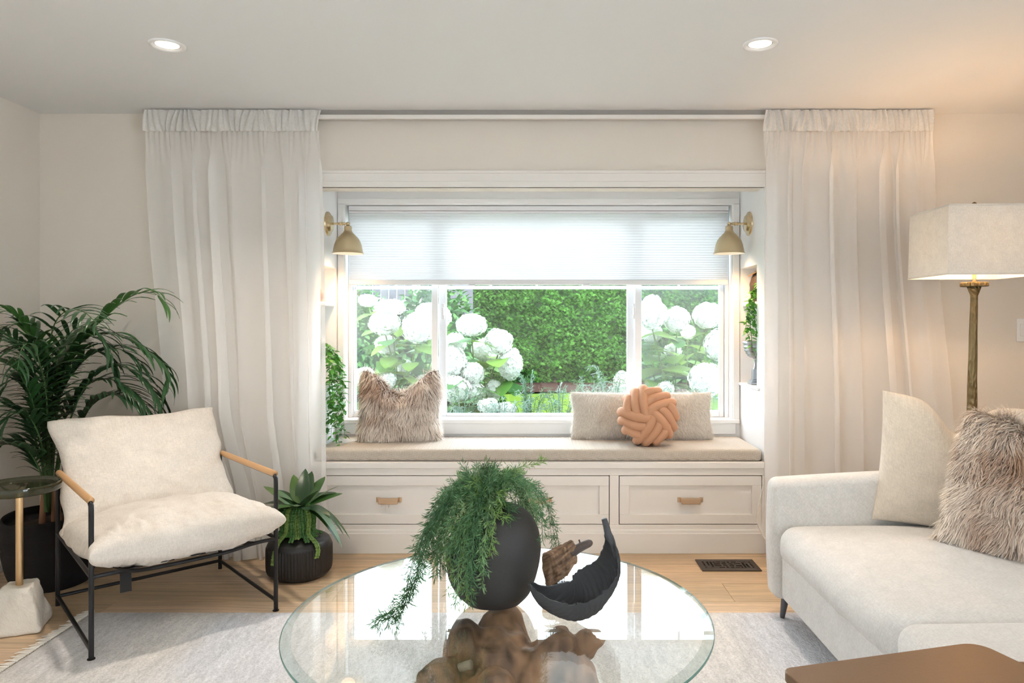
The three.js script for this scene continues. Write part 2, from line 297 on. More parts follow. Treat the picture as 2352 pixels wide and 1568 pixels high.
// side walls with an unseen window each behind the camera, rear wall
const sideWall = (name, x0, x1, za, zb, ya, yb) => struct(name, [bx(x0, x1, 0, H, ZW, za, 0), bx(x0, x1, 0, H, zb, ZR, 0), bx(x0, x1, 0, ya, za, zb, 0), bx(x0, x1, yb, H, za, zb, 0)], M.wall);
sideWall('wall_left', XL - 0.15, XL, 0.75, 2.35, 0.45, 2.1);
sideWall('wall_right', XR, XR + 0.15, 0.3, 2.3, 0.3, 2.15);
struct('wall_rear', bx(XL - 0.15, XR + 0.15, 0, H, ZR, ZR + 0.15, 0), M.wall);
function unseenWindow(n, x, za, zb, ya, yb) {
  const w = struct('window_' + n, null), t = 0.05, zm = (za + zb) / 2;
  part(w, 'frame', [bx(x - 0.03, x + 0.03, ya, ya + t, za, zb), bx(x - 0.03, x + 0.03, yb - t, yb, za, zb), bx(x - 0.03, x + 0.03, ya, yb, za, za + t), bx(x - 0.03, x + 0.03, ya, yb, zb - t, zb), bx(x - 0.025, x + 0.025, ya, yb, zm - 0.03, zm + 0.03)], M.vinyl);
  part(w, 'pane', bx(x - 0.003, x + 0.003, ya + t, yb - t, za + t, zm - 0.03, 0), M.glass); part(w, 'pane', bx(x - 0.003, x + 0.003, ya + t, yb - t, zm + 0.03, zb - t, 0), M.glass);
}
unseenWindow(2, XL - 0.08, 0.75, 2.35, 0.45, 2.1); unseenWindow(3, XR + 0.08, 0.3, 2.3, 0.3, 2.15);  // both out of view, placed to bring cool daylight in from behind
const skirt = (name, g) => struct(name, g, M.trim);
skirt('baseboard_left', [bx(XL, XL + 0.016, 0, 0.13, ZW, ZR), bx(XL, XL + 0.022, 0, 0.10, ZW, ZR)]);
skirt('baseboard_back', [bx(XL, -NX, 0, 0.13, ZW, ZW + 0.016), bx(NX, XR, 0, 0.13, ZW, ZW + 0.016)]);
skirt('baseboard_right', bx(XR - 0.016, XR, 0, 0.13, ZW, ZR));
// trim round the niche opening: a flat board with a thin lip on top, and side casings
struct('trim_1', [bx(-1.33, 1.33, 2.034, 2.108, ZW, ZW + 0.012), bx(-1.34, 1.34, 2.106, 2.122, ZW, ZW + 0.020), bx(-1.33, 1.33, 2.031, 2.062, ZW - 0.02, ZW + 0.016)], M.bench);
for (const s of [-1, 1]) struct(s < 0 ? 'trim_2' : 'trim_3', bx(s * NX, s * 1.33, 0.13, 2.034, ZW, ZW + 0.014), M.trim);

// the niche
struct('ceiling_niche', bx(-1.62, 1.62, 2.20, 2.34, ZW - 0.13, ZN - 0.22, 0), M.trim);
struct('floor_niche', bx(-1.62, 1.62, -0.2, -0.01, ZW - 0.13, ZN - 0.22, 0), M.trim);
for (const s of [-1, 1]) {
  const b = (x0, x1, y0, y1, z0, z1, r = 0) => bx(s * x0, s * x1, y0, y1, z0, z1, r);
  const w = struct(s < 0 ? 'wall_niche_left' : 'wall_niche_right', [
    b(NX, 1.275, 0, 0.895, ZW - 0.002, ZN), b(NX, 1.275, 1.613, 2.2, ZW - 0.002, ZN), b(NX, 1.275, 0.895, 1.613, ZW - 0.002, -4.055), b(NX, 1.275, 0.895, 1.613, -4.375, ZN),
    b(1.275, 1.49, 0.85, 0.895, -4.05, ZN), b(1.275, 1.49, 1.613, 1.66, -4.05, ZN), b(1.275, 1.49, 0.895, 1.613, -4.375, ZN), b(1.275, 1.49, 0.895, 1.613, -4.04, -4.055),
    b(1.47, 1.62, -0.1, 2.25, -4.04, ZN - 0.2)], M.trim);
  part(w, 'shelf_ledge', b(NX - 0.012, 1.47, 0.892, 0.908, -4.0, -4.398, 0.003), M.trim);
  part(w, 'shelf', b(1.262, 1.47, 1.378, 1.402, -4.055, -4.375, 0.008), M.trim);
}
struct('wall_niche_back', [bx(-1.62, -1.206, 0, 2.3, ZN, ZN - 0.2, 0), bx(1.206, 1.62, 0, 2.3, ZN, ZN - 0.2, 0), bx(-1.206, 1.206, 0, 0.65, ZN, ZN - 0.2, 0), bx(-1.206, 1.206, 2.013, 2.3, ZN, ZN - 0.2, 0)], M.trim);
// casing, stool and apron
struct('trim_4', [bx(-1.250, -1.212, 0.677, 2.016, ZN, ZN + 0.012), bx(1.212, 1.250, 0.677, 2.016, ZN, ZN + 0.012), bx(-1.250, 1.250, 2.017, 2.05, ZN, ZN + 0.012)], M.trim);
struct('trim_5', [bx(-1.250, 1.250, 0.650, 0.677, ZN - 0.12, ZN + 0.028, 0.006), bx(-1.226, 1.226, 0.585, 0.650, ZN, ZN + 0.014)], M.trim);

// ------------------------------------------------------------------ the slider window
{
  const w = struct('window_1', null), z = -4.52, B = (x0, x1, y0, y1, z0, z1) => bx(x0, x1, y0, y1, z0, z1, 0.004), top = 1.985;
  part(w, 'frame', [B(-1.206, -1.182, 0.65, 2.013, z - 0.07, z + 0.05), B(1.182, 1.206, 0.65, 2.013, z - 0.07, z + 0.05), B(-1.182, 1.182, 0.651, 0.676, z - 0.069, z + 0.045), B(-1.182, 1.182, top, 2.012, z - 0.069, z + 0.049), B(-1.181, 1.181, 0.670, 0.686, z - 0.05, z - 0.03)], M.vinyl);
  part(w, 'mullion', B(-0.639, -0.593, 0.67, top, z - 0.05, z - 0.005), M.vinyl); part(w, 'mullion', B(0.569, 0.614, 0.67, top, z - 0.05, z - 0.005), M.vinyl);
  for (const s of [-1, 1]) {
    const a = s < 0 ? -1.183 : 0.614, b = s < 0 ? -0.641 : 1.180, in0 = s < 0 ? 0.010 : 0.042, in1 = s < 0 ? 0.040 : 0.030;
    const sash = part(w, 'sash', [B(a, a + in0, 0.678, top, z, z + 0.03), B(b - in1, b, 0.678, top, z, z + 0.03), B(a + in0, b - in1, 0.6785, 0.718, z + 0.001, z + 0.029), B(a + in0, b - in1, top - 0.04, top - 0.0005, z + 0.001, z + 0.029)], M.vinyl);
    part(sash, 'pane', bx(a + in0, b - in1, 0.718, top - 0.04, z + 0.012, z + 0.016, 0), M.glass);
    part(sash, 'insect_screen', bx(a + 0.004, b, 0.687, top - 0.001, z - 0.062, z - 0.060, 0), M.screen);
    const m = (a + b) / 2;
    part(sash, 'grille_bar', B(a + in0, b - in1, 1.489, 1.512, z + 0.006, z + 0.011), M.vinyl); part(sash, 'grille_bar', B(m - 0.008, m + 0.008, 1.512, top - 0.04, z + 0.006, z + 0.011), M.vinyl);
    part(sash, 'latch', [B(s * 0.608 - 0.010, s * 0.608 + 0.010, 1.30, 1.40, z + 0.03, z + 0.040), B(s * 0.608 - 0.007, s * 0.608 + 0.007, 1.325, 1.375, z + 0.04, z + 0.058)], M.vinyl);
  }
  const c = part(w, 'fixed_sash', [B(-0.594, 0.570, 0.676, 0.694, z - 0.045, z - 0.01), B(-0.594, 0.570, top - 0.03, top, z - 0.045, z - 0.01)], M.vinyl);
  part(c, 'pane', bx(-0.593, 0.569, 0.694, top - 0.03, z - 0.030, z - 0.026, 0), M.glass);
  part(c, 'grille_bar', B(-0.593, 0.569, 1.493, 1.514, z - 0.037, z - 0.031), M.vinyl);
  for (const x of [-0.308, -0.012, 0.286]) part(c, 'grille_bar', B(x - 0.008, x + 0.008, 1.514, top - 0.03, z - 0.037, z - 0.031), M.vinyl);
}
{ // honeycomb shade
  const t = thing('cellular_shade', 'white pleated cellular shade lowered over the top half of the window', 'blind', [0, 0, -4.445]);
  part(t, 'headrail', [bx(-1.192, 1.192, 1.981, 2.010, -0.02, 0.025, 0.004), bx(-1.192, 1.192, 1.966, 1.979, -0.015, 0.018, 0.003)], M.vinyl);
  const n = 27, y0 = 1.548, y1 = 1.968, pts = [];
  for (let i = 0; i <= n * 2; i++) { const q = i / (n * 2); pts.push([lerp(y0, y1, Math.pow(q, 1.18)), (i % 2 ? 0.010 : -0.001)]); }
  part(t, 'pleated_fabric', grid(2, n * 2, (u, v) => { const p = pts[Math.round(v * n * 2)]; return [lerp(-1.19, 1.19, u), p[0], p[1]]; }), M.blind);
  part(t, 'bottom_rail', bx(-1.192, 1.192, 1.515, 1.549, -0.012, 0.016, 0.008), M.vinyl);
  for (const x of [-0.42, 0.30]) part(t, 'pull_tab', bx(x - 0.02, x + 0.02, 1.508, 1.517, 0, 0.02, 0.003), M.vinyl);
}

// ------------------------------------------------------------------ window seat
{
  const t = thing('window_bench', 'built-in cream window bench with three shaker drawers', 'bench', [0, 0, ZW]), z = 0.006;
  part(t, 'face_frame', [bx(-1.253, 1.253, 0.430, 0.505, -0.02, z), bx(-1.253, 1.253, 0.10, 0.156, -0.02, z), bx(-1.253, -1.230, 0.156, 0.43, -0.02, z), bx(-0.438, -0.390, 0.156, 0.43, -0.02, z), bx(0.395, 0.446, 0.156, 0.43, -0.02, z), bx(1.243, 1.253, 0.156, 0.43, -0.02, z)], M.bench);
  part(t, 'shade_dark_carcass', [bx(-1.253, 1.253, 0.02, 0.42, -0.44, -0.05, 0), bx(-1.253, 1.253, 0.42, 0.503, -0.47, -0.021, 0)], M.dark);  // coloured near black to stand for the shade in the drawer gaps
  part(t, 'top_lip', bx(-1.253, 1.253, 0.469, 0.505, 0, 0.018, 0.004), M.bench);
  part(t, 'base_board', [bx(-1.253, 1.253, 0, 0.112, 0, 0.022, 0.003), bx(-1.253, 1.253, 0.108, 0.130, 0, 0.014, 0.006)], M.bench);
  for (const [a, b] of [[-1.230, -0.438], [-0.390, 0.395], [0.446, 1.243]]) {
    const x0 = a + 0.0042, x1 = b - 0.0042, y0 = 0.1602, y1 = 0.4258, s = 0.053;
    const d = part(t, 'drawer', [bx(x0, x1, y1 - s, y1, -0.018, z), bx(x0, x1, y0, y0 + s, -0.018, z), bx(x0, x0 + s, y0 + s, y1 - s, -0.018, z), bx(x1 - s, x1, y0 + s, y1 - s, -0.018, z)], M.bench);
    part(d, 'panel', bx(x0 + s - 0.005, x1 - s + 0.005, y0 + s - 0.005, y1 - s + 0.005, -0.018, -0.008, 0), M.bench);
    const m = (x0 + x1) / 2, hy = 0.292, tab = (q) => bx(m + q * 0.071, m + q * 0.052, hy - 0.014, hy + 0.014, -0.008, -0.004, 0.002);
    const bar = new THREE.ExtrudeGeometry(new THREE.Shape([[-0.055, 0.012], [0.055, 0.012], [0.049, -0.016], [-0.049, -0.016]].map((p) => new THREE.Vector2(...p))), { depth: 0.010, bevelEnabled: true, bevelSize: 0.003, bevelThickness: 0.003, bevelSegments: 2 }); bar.translate(m, hy, 0.012);
    const hd = part(d, 'handle', [tab(-1), tab(1), bar, bx(m - 0.056, m - 0.046, hy - 0.01, hy + 0.012, -0.006, 0.014), bx(m + 0.046, m + 0.056, hy - 0.01, hy + 0.012, -0.006, 0.014)], M.bronze); void hd;
  }
}
{
  const g = soft(2.494, 0.066, 0.462, 0.020, { crown: 0.004, wave: (o, H) => { o[1] = Math.max(o[1], -H[1]); } });
  solo('bench_cushion', 'long oatmeal knit bench cushion lying along the window seat', 'seat cushion', g, M.knit).position.set(0, 0.5388, -4.160);
}

// ------------------------------------------------------------------ curtains
function curtain(label, left, right, seed, hem) {
  const t = thing('sheer_curtain', label, 'curtain'); reseed(seed);
  const ph = [rr(0, 6), rr(0, 6), rr(0, 6), rr(0, 6)], X = (list, v) => { let i = 0; while (i < list.length - 2 && v > list[i + 1][0]) i++; const [a, xa] = list[i], [b, xb] = list[i + 1]; const k = smoothstep(v, a, b); return lerp(xa, xb, (k + clamp((v - a) / (b - a), 0, 1)) / 2); };
  const fold = (u, v, n, amp) => { const w = u + 0.030 * Math.sin(u * 11 + ph[0]) + 0.018 * Math.sin(u * 23 + ph[1]) + 0.01 * v * Math.sin(u * 9 + ph[2] + v * 2); const s1 = Math.sin(w * n * 6.283 + ph[3]); return amp * (s1 * (0.7 + 0.3 * Math.sin(u * 17 + ph[2])) + 0.30 * Math.sin(w * n * 1.9 * 6.283 + ph[1]) * (1 - 0.7 * v)); };
  const Z = -3.832, y0 = 2.318, S = (u, v) => {
    const k = smoothstep(v, 0, 0.10), n = 7.5, a = lerp(0.006, 0.018 + 0.010 * v, k);
    const x = lerp(X(left, v), X(right, v), u), z = Z + fold(u, v, n, a) + (1 - k) * 0.004 * Math.sin(u * 210 + ph[0]);
    const yb = hem(u), y = lerp(y0, yb, v);
    return [1.011 * x + 1.7 * fold(u + 0.033, v, n, a * lerp(0.3, 1, k)), y, z + smoothstep(v, 0.9, 1) * 0.035, u * 2.2, v * 2.3];
  };
  part(t, 'panel', grid(420, 90, S), M.sheer);
  part(t, 'heading', grid(520, 10, (u, v) => { const p = S(u, 0); const q = Math.sin(v * Math.PI); return [p[0] + (v - 0.5) * 0.02 * Math.sin(u * 30 + ph[1]), lerp(2.316, 2.431, v), Z + 0.006 + 0.014 * (Math.abs(Math.sin(u * 58 + 2.2 * Math.sin(u * 19 + ph[0]) + v * Math.sin(u * 15 + ph[1]) * 2.2)) - 0.4) + 0.006 * q + 0.004 * Math.sin(u * 190 + ph[2]), u * 2.2, v * 0.12]; }), M.heading);
  part(t, 'hem', grid(420, 3, (u, v) => { const p = S(u, 1 - 0.055 * v); return [p[0], p[1], p[2] + 0.002, p[3], p[4]]; }), M.sheer);
  return t;
}
curtain('white sheer curtain to the left of the window, behind the armchair', [[0, -2.112], [0.15, -2.085], [0.65, -1.99], [0.9, -1.80], [1, -1.74]], [[0, -1.176], [0.4, -1.165], [0.85, -1.165], [1, -1.175]], 21, (u) => 0.008 + 0.006 * Math.sin(u * 40));
curtain('white sheer curtain to the right of the window, behind the sofa', [[0, 1.205], [0.12, 1.196], [0.55, 1.186], [0.82, 1.172], [0.93, 1.12], [1, 1.20]], [[0, 2.118], [0.2, 2.125], [0.75, 2.235], [1, 2.31]], 22, (u) => 0.006 + 0.05 * Math.exp(-u * 22));
{
  const t = thing('curtain_track', 'slim white curtain track fixed under the ceiling above the window', 'curtain track');
  part(t, 'rail', bx(-2.13, 2.13, 2.390, 2.413, -3.868, -3.846, 0.003), M.bench);
  part(t, 'rail_shadow_strip', bx(-2.13, 2.13, 2.412, 2.4398, -3.866, -3.856, 0.001), M.railShadow);  // darkened strip, its colour stands for the shadow line above the rail
}

// ------------------------------------------------------------------ lamps of the room
function downlight(label, x, z, power) {
  const t = thing('downlight', label, 'downlight', [x, H, z], 0, 'recessed ceiling downlights');
  part(t, 'trim_ring', lathe([[0.072, 0.0], [0.071, -0.006], [0.064, -0.008], [0.054, -0.005], [0.050, 0.004], [0.044, 0.010]], 48), M.white);
  part(t, 'lens', lathe([[0, -0.002], [0.034, -0.002], [0.046, -0.0005]], 40), M.glow);
  const l = new THREE.SpotLight(WARM, power, 0, 1.0, 0.9, 2); l.position.set(0, -0.012, 0); l.target.position.set(0, -2, 0); l.shadow.radius = 2.6; l.castShadow = true; t.add(l, l.target);
}
downlight('recessed white downlight glowing in the ceiling above the armchair', -1.553, -2.95, POWER.downlight);
downlight('recessed white downlight glowing in the ceiling towards the floor lamp', 0.924, -2.941, POWER.downlight * 0.95);
for (const [x, z, w] of [[-1.55, -0.6, 'over the near left of the rug, out of the picture'], [0.92, -0.6, 'over the near sofa seat, out of the picture'], [-1.55, 1.4, 'out of view, lighting the rear left of the room'], [0.92, 1.4, 'out of view, lighting the rear right of the room']]) downlight('recessed ceiling downlight ' + w, x, z, POWER.unseenDownlight * (x > 0 ? 0.5 : 1));  // four unseen downlights, placed to light the room from behind the camera

function sconce(s, label) {
  const t = thing('wall_sconce', label, 'wall lamp', [s * NX, 1.867, -4.20], s < 0 ? 0 : Math.PI, 'brass sconces either side of the window');
  const bp = lathe([[0, 0.030], [0.030, 0.028], [0.048, 0.024], [0.050, 0.014], [0.062, 0.012], [0.070, 0.008], [0.072, 0]], 48); bp.rotateZ(-Math.PI / 2); part(t, 'backplate', bp, M.brassPlain);
  part(t, 'arm', tube([V(0.02, 0, 0), V(0.118, 0, 0)], 0.0062, { rad: 16 }), M.brassPlain);
  const kn = lathe([[0.006, 0], [0.0105, 0.001], [0.0105, 0.008], [0.008, 0.010], [0.0105, 0.012], [0.0105, 0.024], [0.0075, 0.026], [0.0095, 0.028], [0.0095, 0.034], [0.006, 0.036]], 24); kn.rotateZ(-Math.PI / 2); kn.translate(0.066, 0, 0); part(t, 'knuckle', kn, M.brassPlain);
  const ball = new THREE.SphereGeometry(0.0125, 24, 16); ball.translate(0.12, -0.001, 0); part(t, 'swivel', ball, M.brassPlain);
  const sh = part(t, 'shade', lathe([[0.010, -0.010], [0.021, -0.016], [0.0225, -0.018], [0.0225, -0.040], [0.025, -0.046], [0.030, -0.055], [0.041, -0.064], [0.044, -0.069], [0.046, -0.071], [0.058, -0.083], [0.070, -0.101], [0.079, -0.125], [0.084, -0.150], [0.087, -0.168], [0.0925, -0.178]], 64), M.brass, 0.12, 0, 0);
  part(sh, 'lining', lathe([[0.0905, -0.1782], [0.085, -0.168], [0.082, -0.150], [0.077, -0.125], [0.068, -0.101], [0.056, -0.084], [0.03, -0.07], [0, -0.066]], 64), M.shadeIn);
  const b = new THREE.SphereGeometry(0.027, 24, 16); b.translate(0, -0.128, 0); part(sh, 'bulb', b, M.bulb);
  const l = new THREE.SpotLight(LAMP, POWER.sconce, 0, 1.15, 0.6, 2); l.position.set(0.12, -0.165, 0); l.target.position.set(0.12, -1.5, 0); l.shadow.radius = 2.2; l.castShadow = true; t.add(l, l.target);
}
sconce(-1, 'antique brass sconce with bell shade, mounted left of the window above the trailing ivy'); sconce(1, 'antique brass sconce with bell shade, mounted right of the window above the carved wood piece');

{ // floor lamp behind the sofa
  const t = thing('floor_lamp', 'floor lamp with rectangular white shade and hammered bronze pole behind the sofa', 'floor lamp', [2.05, 0, -3.325], -0.04);
  part(t, 'base', lathe([[0, 0.03], [0.06, 0.03], [0.13, 0.02], [0.15, 0.008], [0.15, 0]], 48), M.antique);
  part(t, 'pole', tube([V(-0.02, 0.03, 0), V(-0.012, 0.5, 0), V(-0.005, 1.0, 0), V(0.004, 1.452, 0)], (q) => lerp(0.033, 0.0145, q) + (q > 0.965 ? (q - 0.965) * 0.5 : 0), { rad: 28, seg: 60, bump: (u, v) => 1 + 0.03 * Math.sin(u * 6.283 * 5 + v * 40) }), M.antique);
  const cs = new THREE.Shape(); for (let i = 0; i <= 192; i++) { const a = i / 192 * 2 * Math.PI, r = 0.052 + 0.0045 * Math.abs(Math.sin(a * 12)); i ? cs.lineTo(Math.cos(a) * r, Math.sin(a) * r) : cs.moveTo(r, 0); }
  const cg = new THREE.ExtrudeGeometry(cs, { depth: 0.012, bevelEnabled: true, bevelSize: 0.003, bevelThickness: 0.004, bevelSegments: 3 }); cg.rotateX(-Math.PI / 2); cg.translate(0.004, 1.452, 0); part(t, 'collar', cg, M.antique);
  part(t, 'neck', tube([V(0.004, 1.466, 0), V(0.004, 1.60, 0)], 0.009, { rad: 16 }), M.gold);
  const w = 0.215, d = 0.185, y0 = 1.497, y1 = 1.806, th = 0.0016, B = (x0, x1, z0, z1) => bx(x0, x1, y0, y1, z0, z1, 0), wt = w - 0.006, fr = [];
  const sidePanel = (ax, s) => grid(1, 1, (u, v) => { const k = v, hw = lerp(w, wt, k), hd = lerp(d, d - 0.006, k), q = lerp(-1, 1, u); return ax ? [s * hw, lerp(y0, y1, v), q * hd, q * hd, v * 0.3] : [q * hw, lerp(y0, y1, v), s * hd, q * hw, v * 0.3]; });
  void B; void th;
  const sh = part(t, 'shade', [sidePanel(0, 1), sidePanel(0, -1), sidePanel(1, 1), sidePanel(1, -1)], (() => { const m = M.lampShade; m.side = THREE.DoubleSide; return m; })());
  for (const [y, k] of [[y0, 0], [y1, 1]]) { const hw = k ? wt : w, hd = d - k * 0.006; fr.push(bx(-hw - 0.001, hw + 0.001, y - 0.004, y + 0.004, hd - 0.001, hd + 0.0015, 0.001), bx(-hw - 0.001, hw + 0.001, y - 0.004, y + 0.004, -hd - 0.0015, -hd + 0.001, 0.001), bx(hw - 0.001, hw + 0.0015, y - 0.004, y + 0.004, -hd, hd, 0.001), bx(-hw - 0.0015, -hw + 0.001, y - 0.004, y + 0.004, -hd, hd, 0.001)); }
  part(sh, 'shade_trim', fr, M.lampShade);
  part(t, 'spider', [tube([V(-wt + 0.002, y1 - 0.03, 0), V(wt - 0.002, y1 - 0.03, 0)], 0.0025, { rad: 8 }), tube([V(0, y1 - 0.03, -d + 0.009), V(0, y1 - 0.03, d - 0.009)], 0.0025, { rad: 8 }), tube([V(0.004, 1.6, 0), V(0.004, y1 - 0.02, 0)], 0.003, { rad: 8 })], M.gold);
  part(t, 'finial', lathe([[0, 0.034], [0.008, 0.030], [0.013, 0.020], [0.010, 0.010], [0.005, 0.002], [0.005, -0.015]], 24), M.antique, 0.004, y1 + 0.008, 0);
  const b = new THREE.SphereGeometry(0.032, 24, 16); b.translate(0.004, 1.645, 0); part(t, 'bulb', b, M.bulb);
  const l = new THREE.PointLight(LAMP, POWER.floorLamp, 0, 2); l.position.set(0.004, 1.645, 0); l.shadow.radius = 1.4; l.castShadow = true; t.add(l);
}

// ------------------------------------------------------------------ rug, register, switch
{
  const t = thing('area_rug', 'pale grey streaked woven rug under the glass table with fringed left end', 'rug', [0, 0, 0]);
  const x0 = -1.97, x1 = 2.1, z0 = -3.112, z1 = 1.6;
  part(t, 'pile', grid(60, 60, (u, v) => { const x = lerp(x0, x1, u), z = lerp(z1, z0, v), e = Math.min(u, 1 - u, v, 1 - v); return [x + 0.004 * nz(z * 9, 0), 0.0115 * smoothstep(e, 0, 0.004) + 0.0008 * nz(x * 6, z * 6), z, x / 2.2, z / 2.2]; }), M.rug);
  const fr = []; reseed(5);
  for (let z = z0; z < -1.2; z += 0.010) { const l = rr(0.02, 0.05), dz = rr(-0.012, 0.012); fr.push(tube([V(x0 + 0.01, 0.006, z), V(x0 - l * 0.5, 0.007, z + dz * 0.4), V(x0 - l, 0.004, z + dz)], (q) => 0.0042 * (1 - 0.5 * q), { rad: 4, seg: 3 })); }
  part(t, 'fringe', fr, M.fringe).userData.kind = 'stuff';
}
{
  const t = thing('floor_register', 'dark bronze floor register with geometric cut-outs in the oak floor', 'floor vent', [0.995, 0, -3.708]);
  const w = 0.1525, d = 0.083, s = new THREE.Shape([[-w, -d], [w, -d], [w, d], [-w, d]].map((p) => new THREE.Vector2(...p)));
  const hole = (x0, x1, y0, y1, r = 0) => { const p = new THREE.Path(); if (r > 0) { p.moveTo(x0, y0); p.lineTo(x1, y0); p.absarc(x1 - r, y1 - r, r, 0, Math.PI / 2, false); p.lineTo(x0, y1); p.closePath(); } else p.setFromPoints([[x0, y0], [x1, y0], [x1, y1], [x0, y1]].map((q) => new THREE.Vector2(...q))); s.holes.push(p); };
  for (const k of [-1, 1]) {
    const X = (a, b) => (k < 0 ? [-b, -a] : [a, b]), q = (a, b, c, e) => hole(...X(a, b), ...(k < 0 ? [c, e] : [-e, -c]));
    q(0.117, 0.128, 0.030, 0.048); q(0.117, 0.128, -0.022, 0.024); q(0.117, 0.128, -0.046, -0.030);
    q(0.094, 0.106, -0.014, 0.048); q(0.077, 0.089, -0.034, 0.048); q(0.060, 0.072, 0.030, 0.048); q(0.030, 0.055, 0.032, 0.048);
    q(0.038, 0.072, 0.004, 0.022); q(0.034, 0.072, -0.022, -0.006); q(0.024, 0.055, -0.048, -0.032); q(0.062, 0.104, -0.048, -0.038);
    q(0.004, 0.024, 0.030, 0.048); q(0.004, 0.018, -0.048, -0.028); q(0.004, 0.028, -0.020, -0.002); q(0.004, 0.030, 0.004, 0.022);
  }
  const g = new THREE.ExtrudeGeometry(s, { depth: 0.004, bevelEnabled: true, bevelSize: 0.001, bevelThickness: 0.001, bevelSegments: 1 }); g.rotateX(-Math.PI / 2); part(t, 'grille', g, M.vent, 0, 0.002, 0);
  part(t, 'duct_shade_sheet', bx(-0.135, 0.135, 0.0002, 0.0012, -0.06, 0.06, 0), M.dark);  // thin black sheet standing for the shade down inside the duct
}
{
  const t = thing('light_switch', 'white two-gang wall switch plate on the wall right of the floor lamp', 'switch', [2.715, 1.237, ZW]);
  part(t, 'plate', bx(-0.058, 0.058, -0.064, 0.064, 0, 0.006, 0.003), M.white);
  for (const x of [-0.024, 0.024]) part(t, 'rocker', bx(x - 0.016, x + 0.016, -0.034, 0.034, 0.005, 0.010, 0.002), M.white);
}

// ------------------------------------------------------------------ sofa
{
  const t = thing('sofa', 'off-white upholstered sofa with slim arm and tapered dark legs', 'sofa', [0, 0, 0]);
  const x0 = 1.025, x1 = 1.98, far = -3.105, near = -0.90, y0 = 0.108;
  const b = soft(x1 - x0, 0.20, near - far - 0.12, 0.025, { n: 8 }); part(t, 'base', b, M.sofa, (x0 + x1) / 2, y0 + 0.10, (far + 0.115 + near) / 2);
  const arm = (z) => { const g = soft(x1 - x0 + 0.02, 0.53, 0.115, 0.035, { n: 12, wave: (o, H) => { o[1] += (o[1] > 0 ? 1 : 0) * 0.022 * (o[0] / H[0]) + (o[1] > 0 ? 0.006 * (1 - (o[0] / H[0]) ** 2) : 0); o[0] += o[0] < 0 ? 0.012 * (1 - (o[1] / H[1]) ** 2) * -1 : 0; } }); part(t, 'arm', g, M.sofa, (x0 + x1) / 2 - 0.012, y0 + 0.255, z); };
  arm(far + 0.0575); arm(near);
  const bk = soft(0.18, 0.56, near - far, 0.06, { n: 12 }); part(t, 'back', bk, M.sofa, x1 - 0.05, y0 + 0.30, (far + near) / 2);
  const cush = (za, zb, nm) => {
    const g = soft(0.86, 0.155, zb - za, 0.062, { n: 18, crown: 0.030, side: 0.022, wave: (o, H) => { if (o[0] < -H[0] * 0.6) { const k = smoothstep(-o[0] / H[0], 0.75, 1.0); o[0] += k * 0.0065 * nz(o[2] * 34, o[1] * 5, 2) + k * 0.006 * nz(o[2] * 12, o[1] * 3, 7); o[1] += k * 0.003 * nz(o[2] * 22, o[1] * 9); } } });
    const c = part(t, 'seat_cushion', g, M.sofa, 1.012 + 0.43, 0.352, (za + zb) / 2); void nm;
    void c;
  };
  cush(far + 0.118, -2.045); cush(-2.035, near - 0.07);
  for (const [x, z] of [[1.065, far + 0.07], [1.92, far + 0.07], [1.065, near], [1.92, near]]) part(t, 'leg', tube([V(x, y0 + 0.01, z), V(x - 0.018, 0.0125, z + 0.004)], (q) => lerp(0.019, 0.010, q), { rad: 14 }), M.legDark);
}

// ------------------------------------------------------------------ fur
const bladeGeo = (() => {   // one tuft hair, along +y, bending towards +x; dark at the root
  const g = grid(1, 3, (u, v) => [0.32 * v * v, v * (1 - 0.12 * v), (u - 0.5) * 0.085 * (1 - v * 0.85)]); const cc = []; for (let j = 0; j <= 3; j++) for (let i = 0; i < 2; i++) { const k = 0.68 + 0.17 * j; cc.push(k, k, k); } g.setAttribute('color', new THREE.Float32BufferAttribute(cc, 3)); return g;
})();
function fur(parent, base, matRoot, count, len, comb, colors, { seed = 1, spread = 0.42, lift = 0.75 } = {}) {
  reseed(seed);
  const host = new THREE.Mesh(base, matRoot), s = new MeshSurfaceSampler(host).setRandomGenerator(rnd).build(), m = new THREE.InstancedMesh(bladeGeo, phy({ color: C(1, 1, 1), vertexColors: true, roughness: 0.75, transmission: 0.25, thickness: 0, side: THREE.DoubleSide, specularIntensity: 0.4 }), count);
  const p = V(0, 0, 0), n = V(0, 0, 0), o = new THREE.Object3D(), X = V(0, 0, 0), Y = V(0, 0, 0), Z = V(0, 0, 0), mt = new THREE.Matrix4(), col = new THREE.Color();
  for (let i = 0; i < count; i++) {
    s.sample(p, n); const c = comb(p, n);
    Y.copy(n).multiplyScalar(lift).add(c).add(V(rr(-1, 1), rr(-1, 1), rr(-1, 1)).multiplyScalar(spread)).normalize();
    X.copy(c).addScaledVector(V(0, -1, 0), 0.5).addScaledVector(n, -0.3); X.addScaledVector(Y, -X.dot(Y)); if (X.lengthSq() < 1e-5) X.set(1, 0, 0); X.normalize(); Z.crossVectors(X, Y);
    const l = len * rr(0.6, 1.25); mt.makeBasis(X, Y, Z).scale(V(l, l, l)).setPosition(p); m.setMatrixAt(i, mt); colors(p, col, rnd()); m.setColorAt(i, col);
  }
  m.name = 'fur'; m.userData.kind = 'stuff'; shadowed(m); parent.add(m); return m;
}
const furTone = (dark, light, f) => (p, c, r) => { const k = clamp(f(p) + 0.55 * (r - 0.5), 0, 1); c.copy(dark).lerp(light, k); };
const TAUPE = C(0.40, 0.255, 0.175), CREAM = C(0.92, 0.84, 0.76), IVORY = C(0.92, 0.87, 0.80), TAN = C(0.58, 0.46, 0.36);
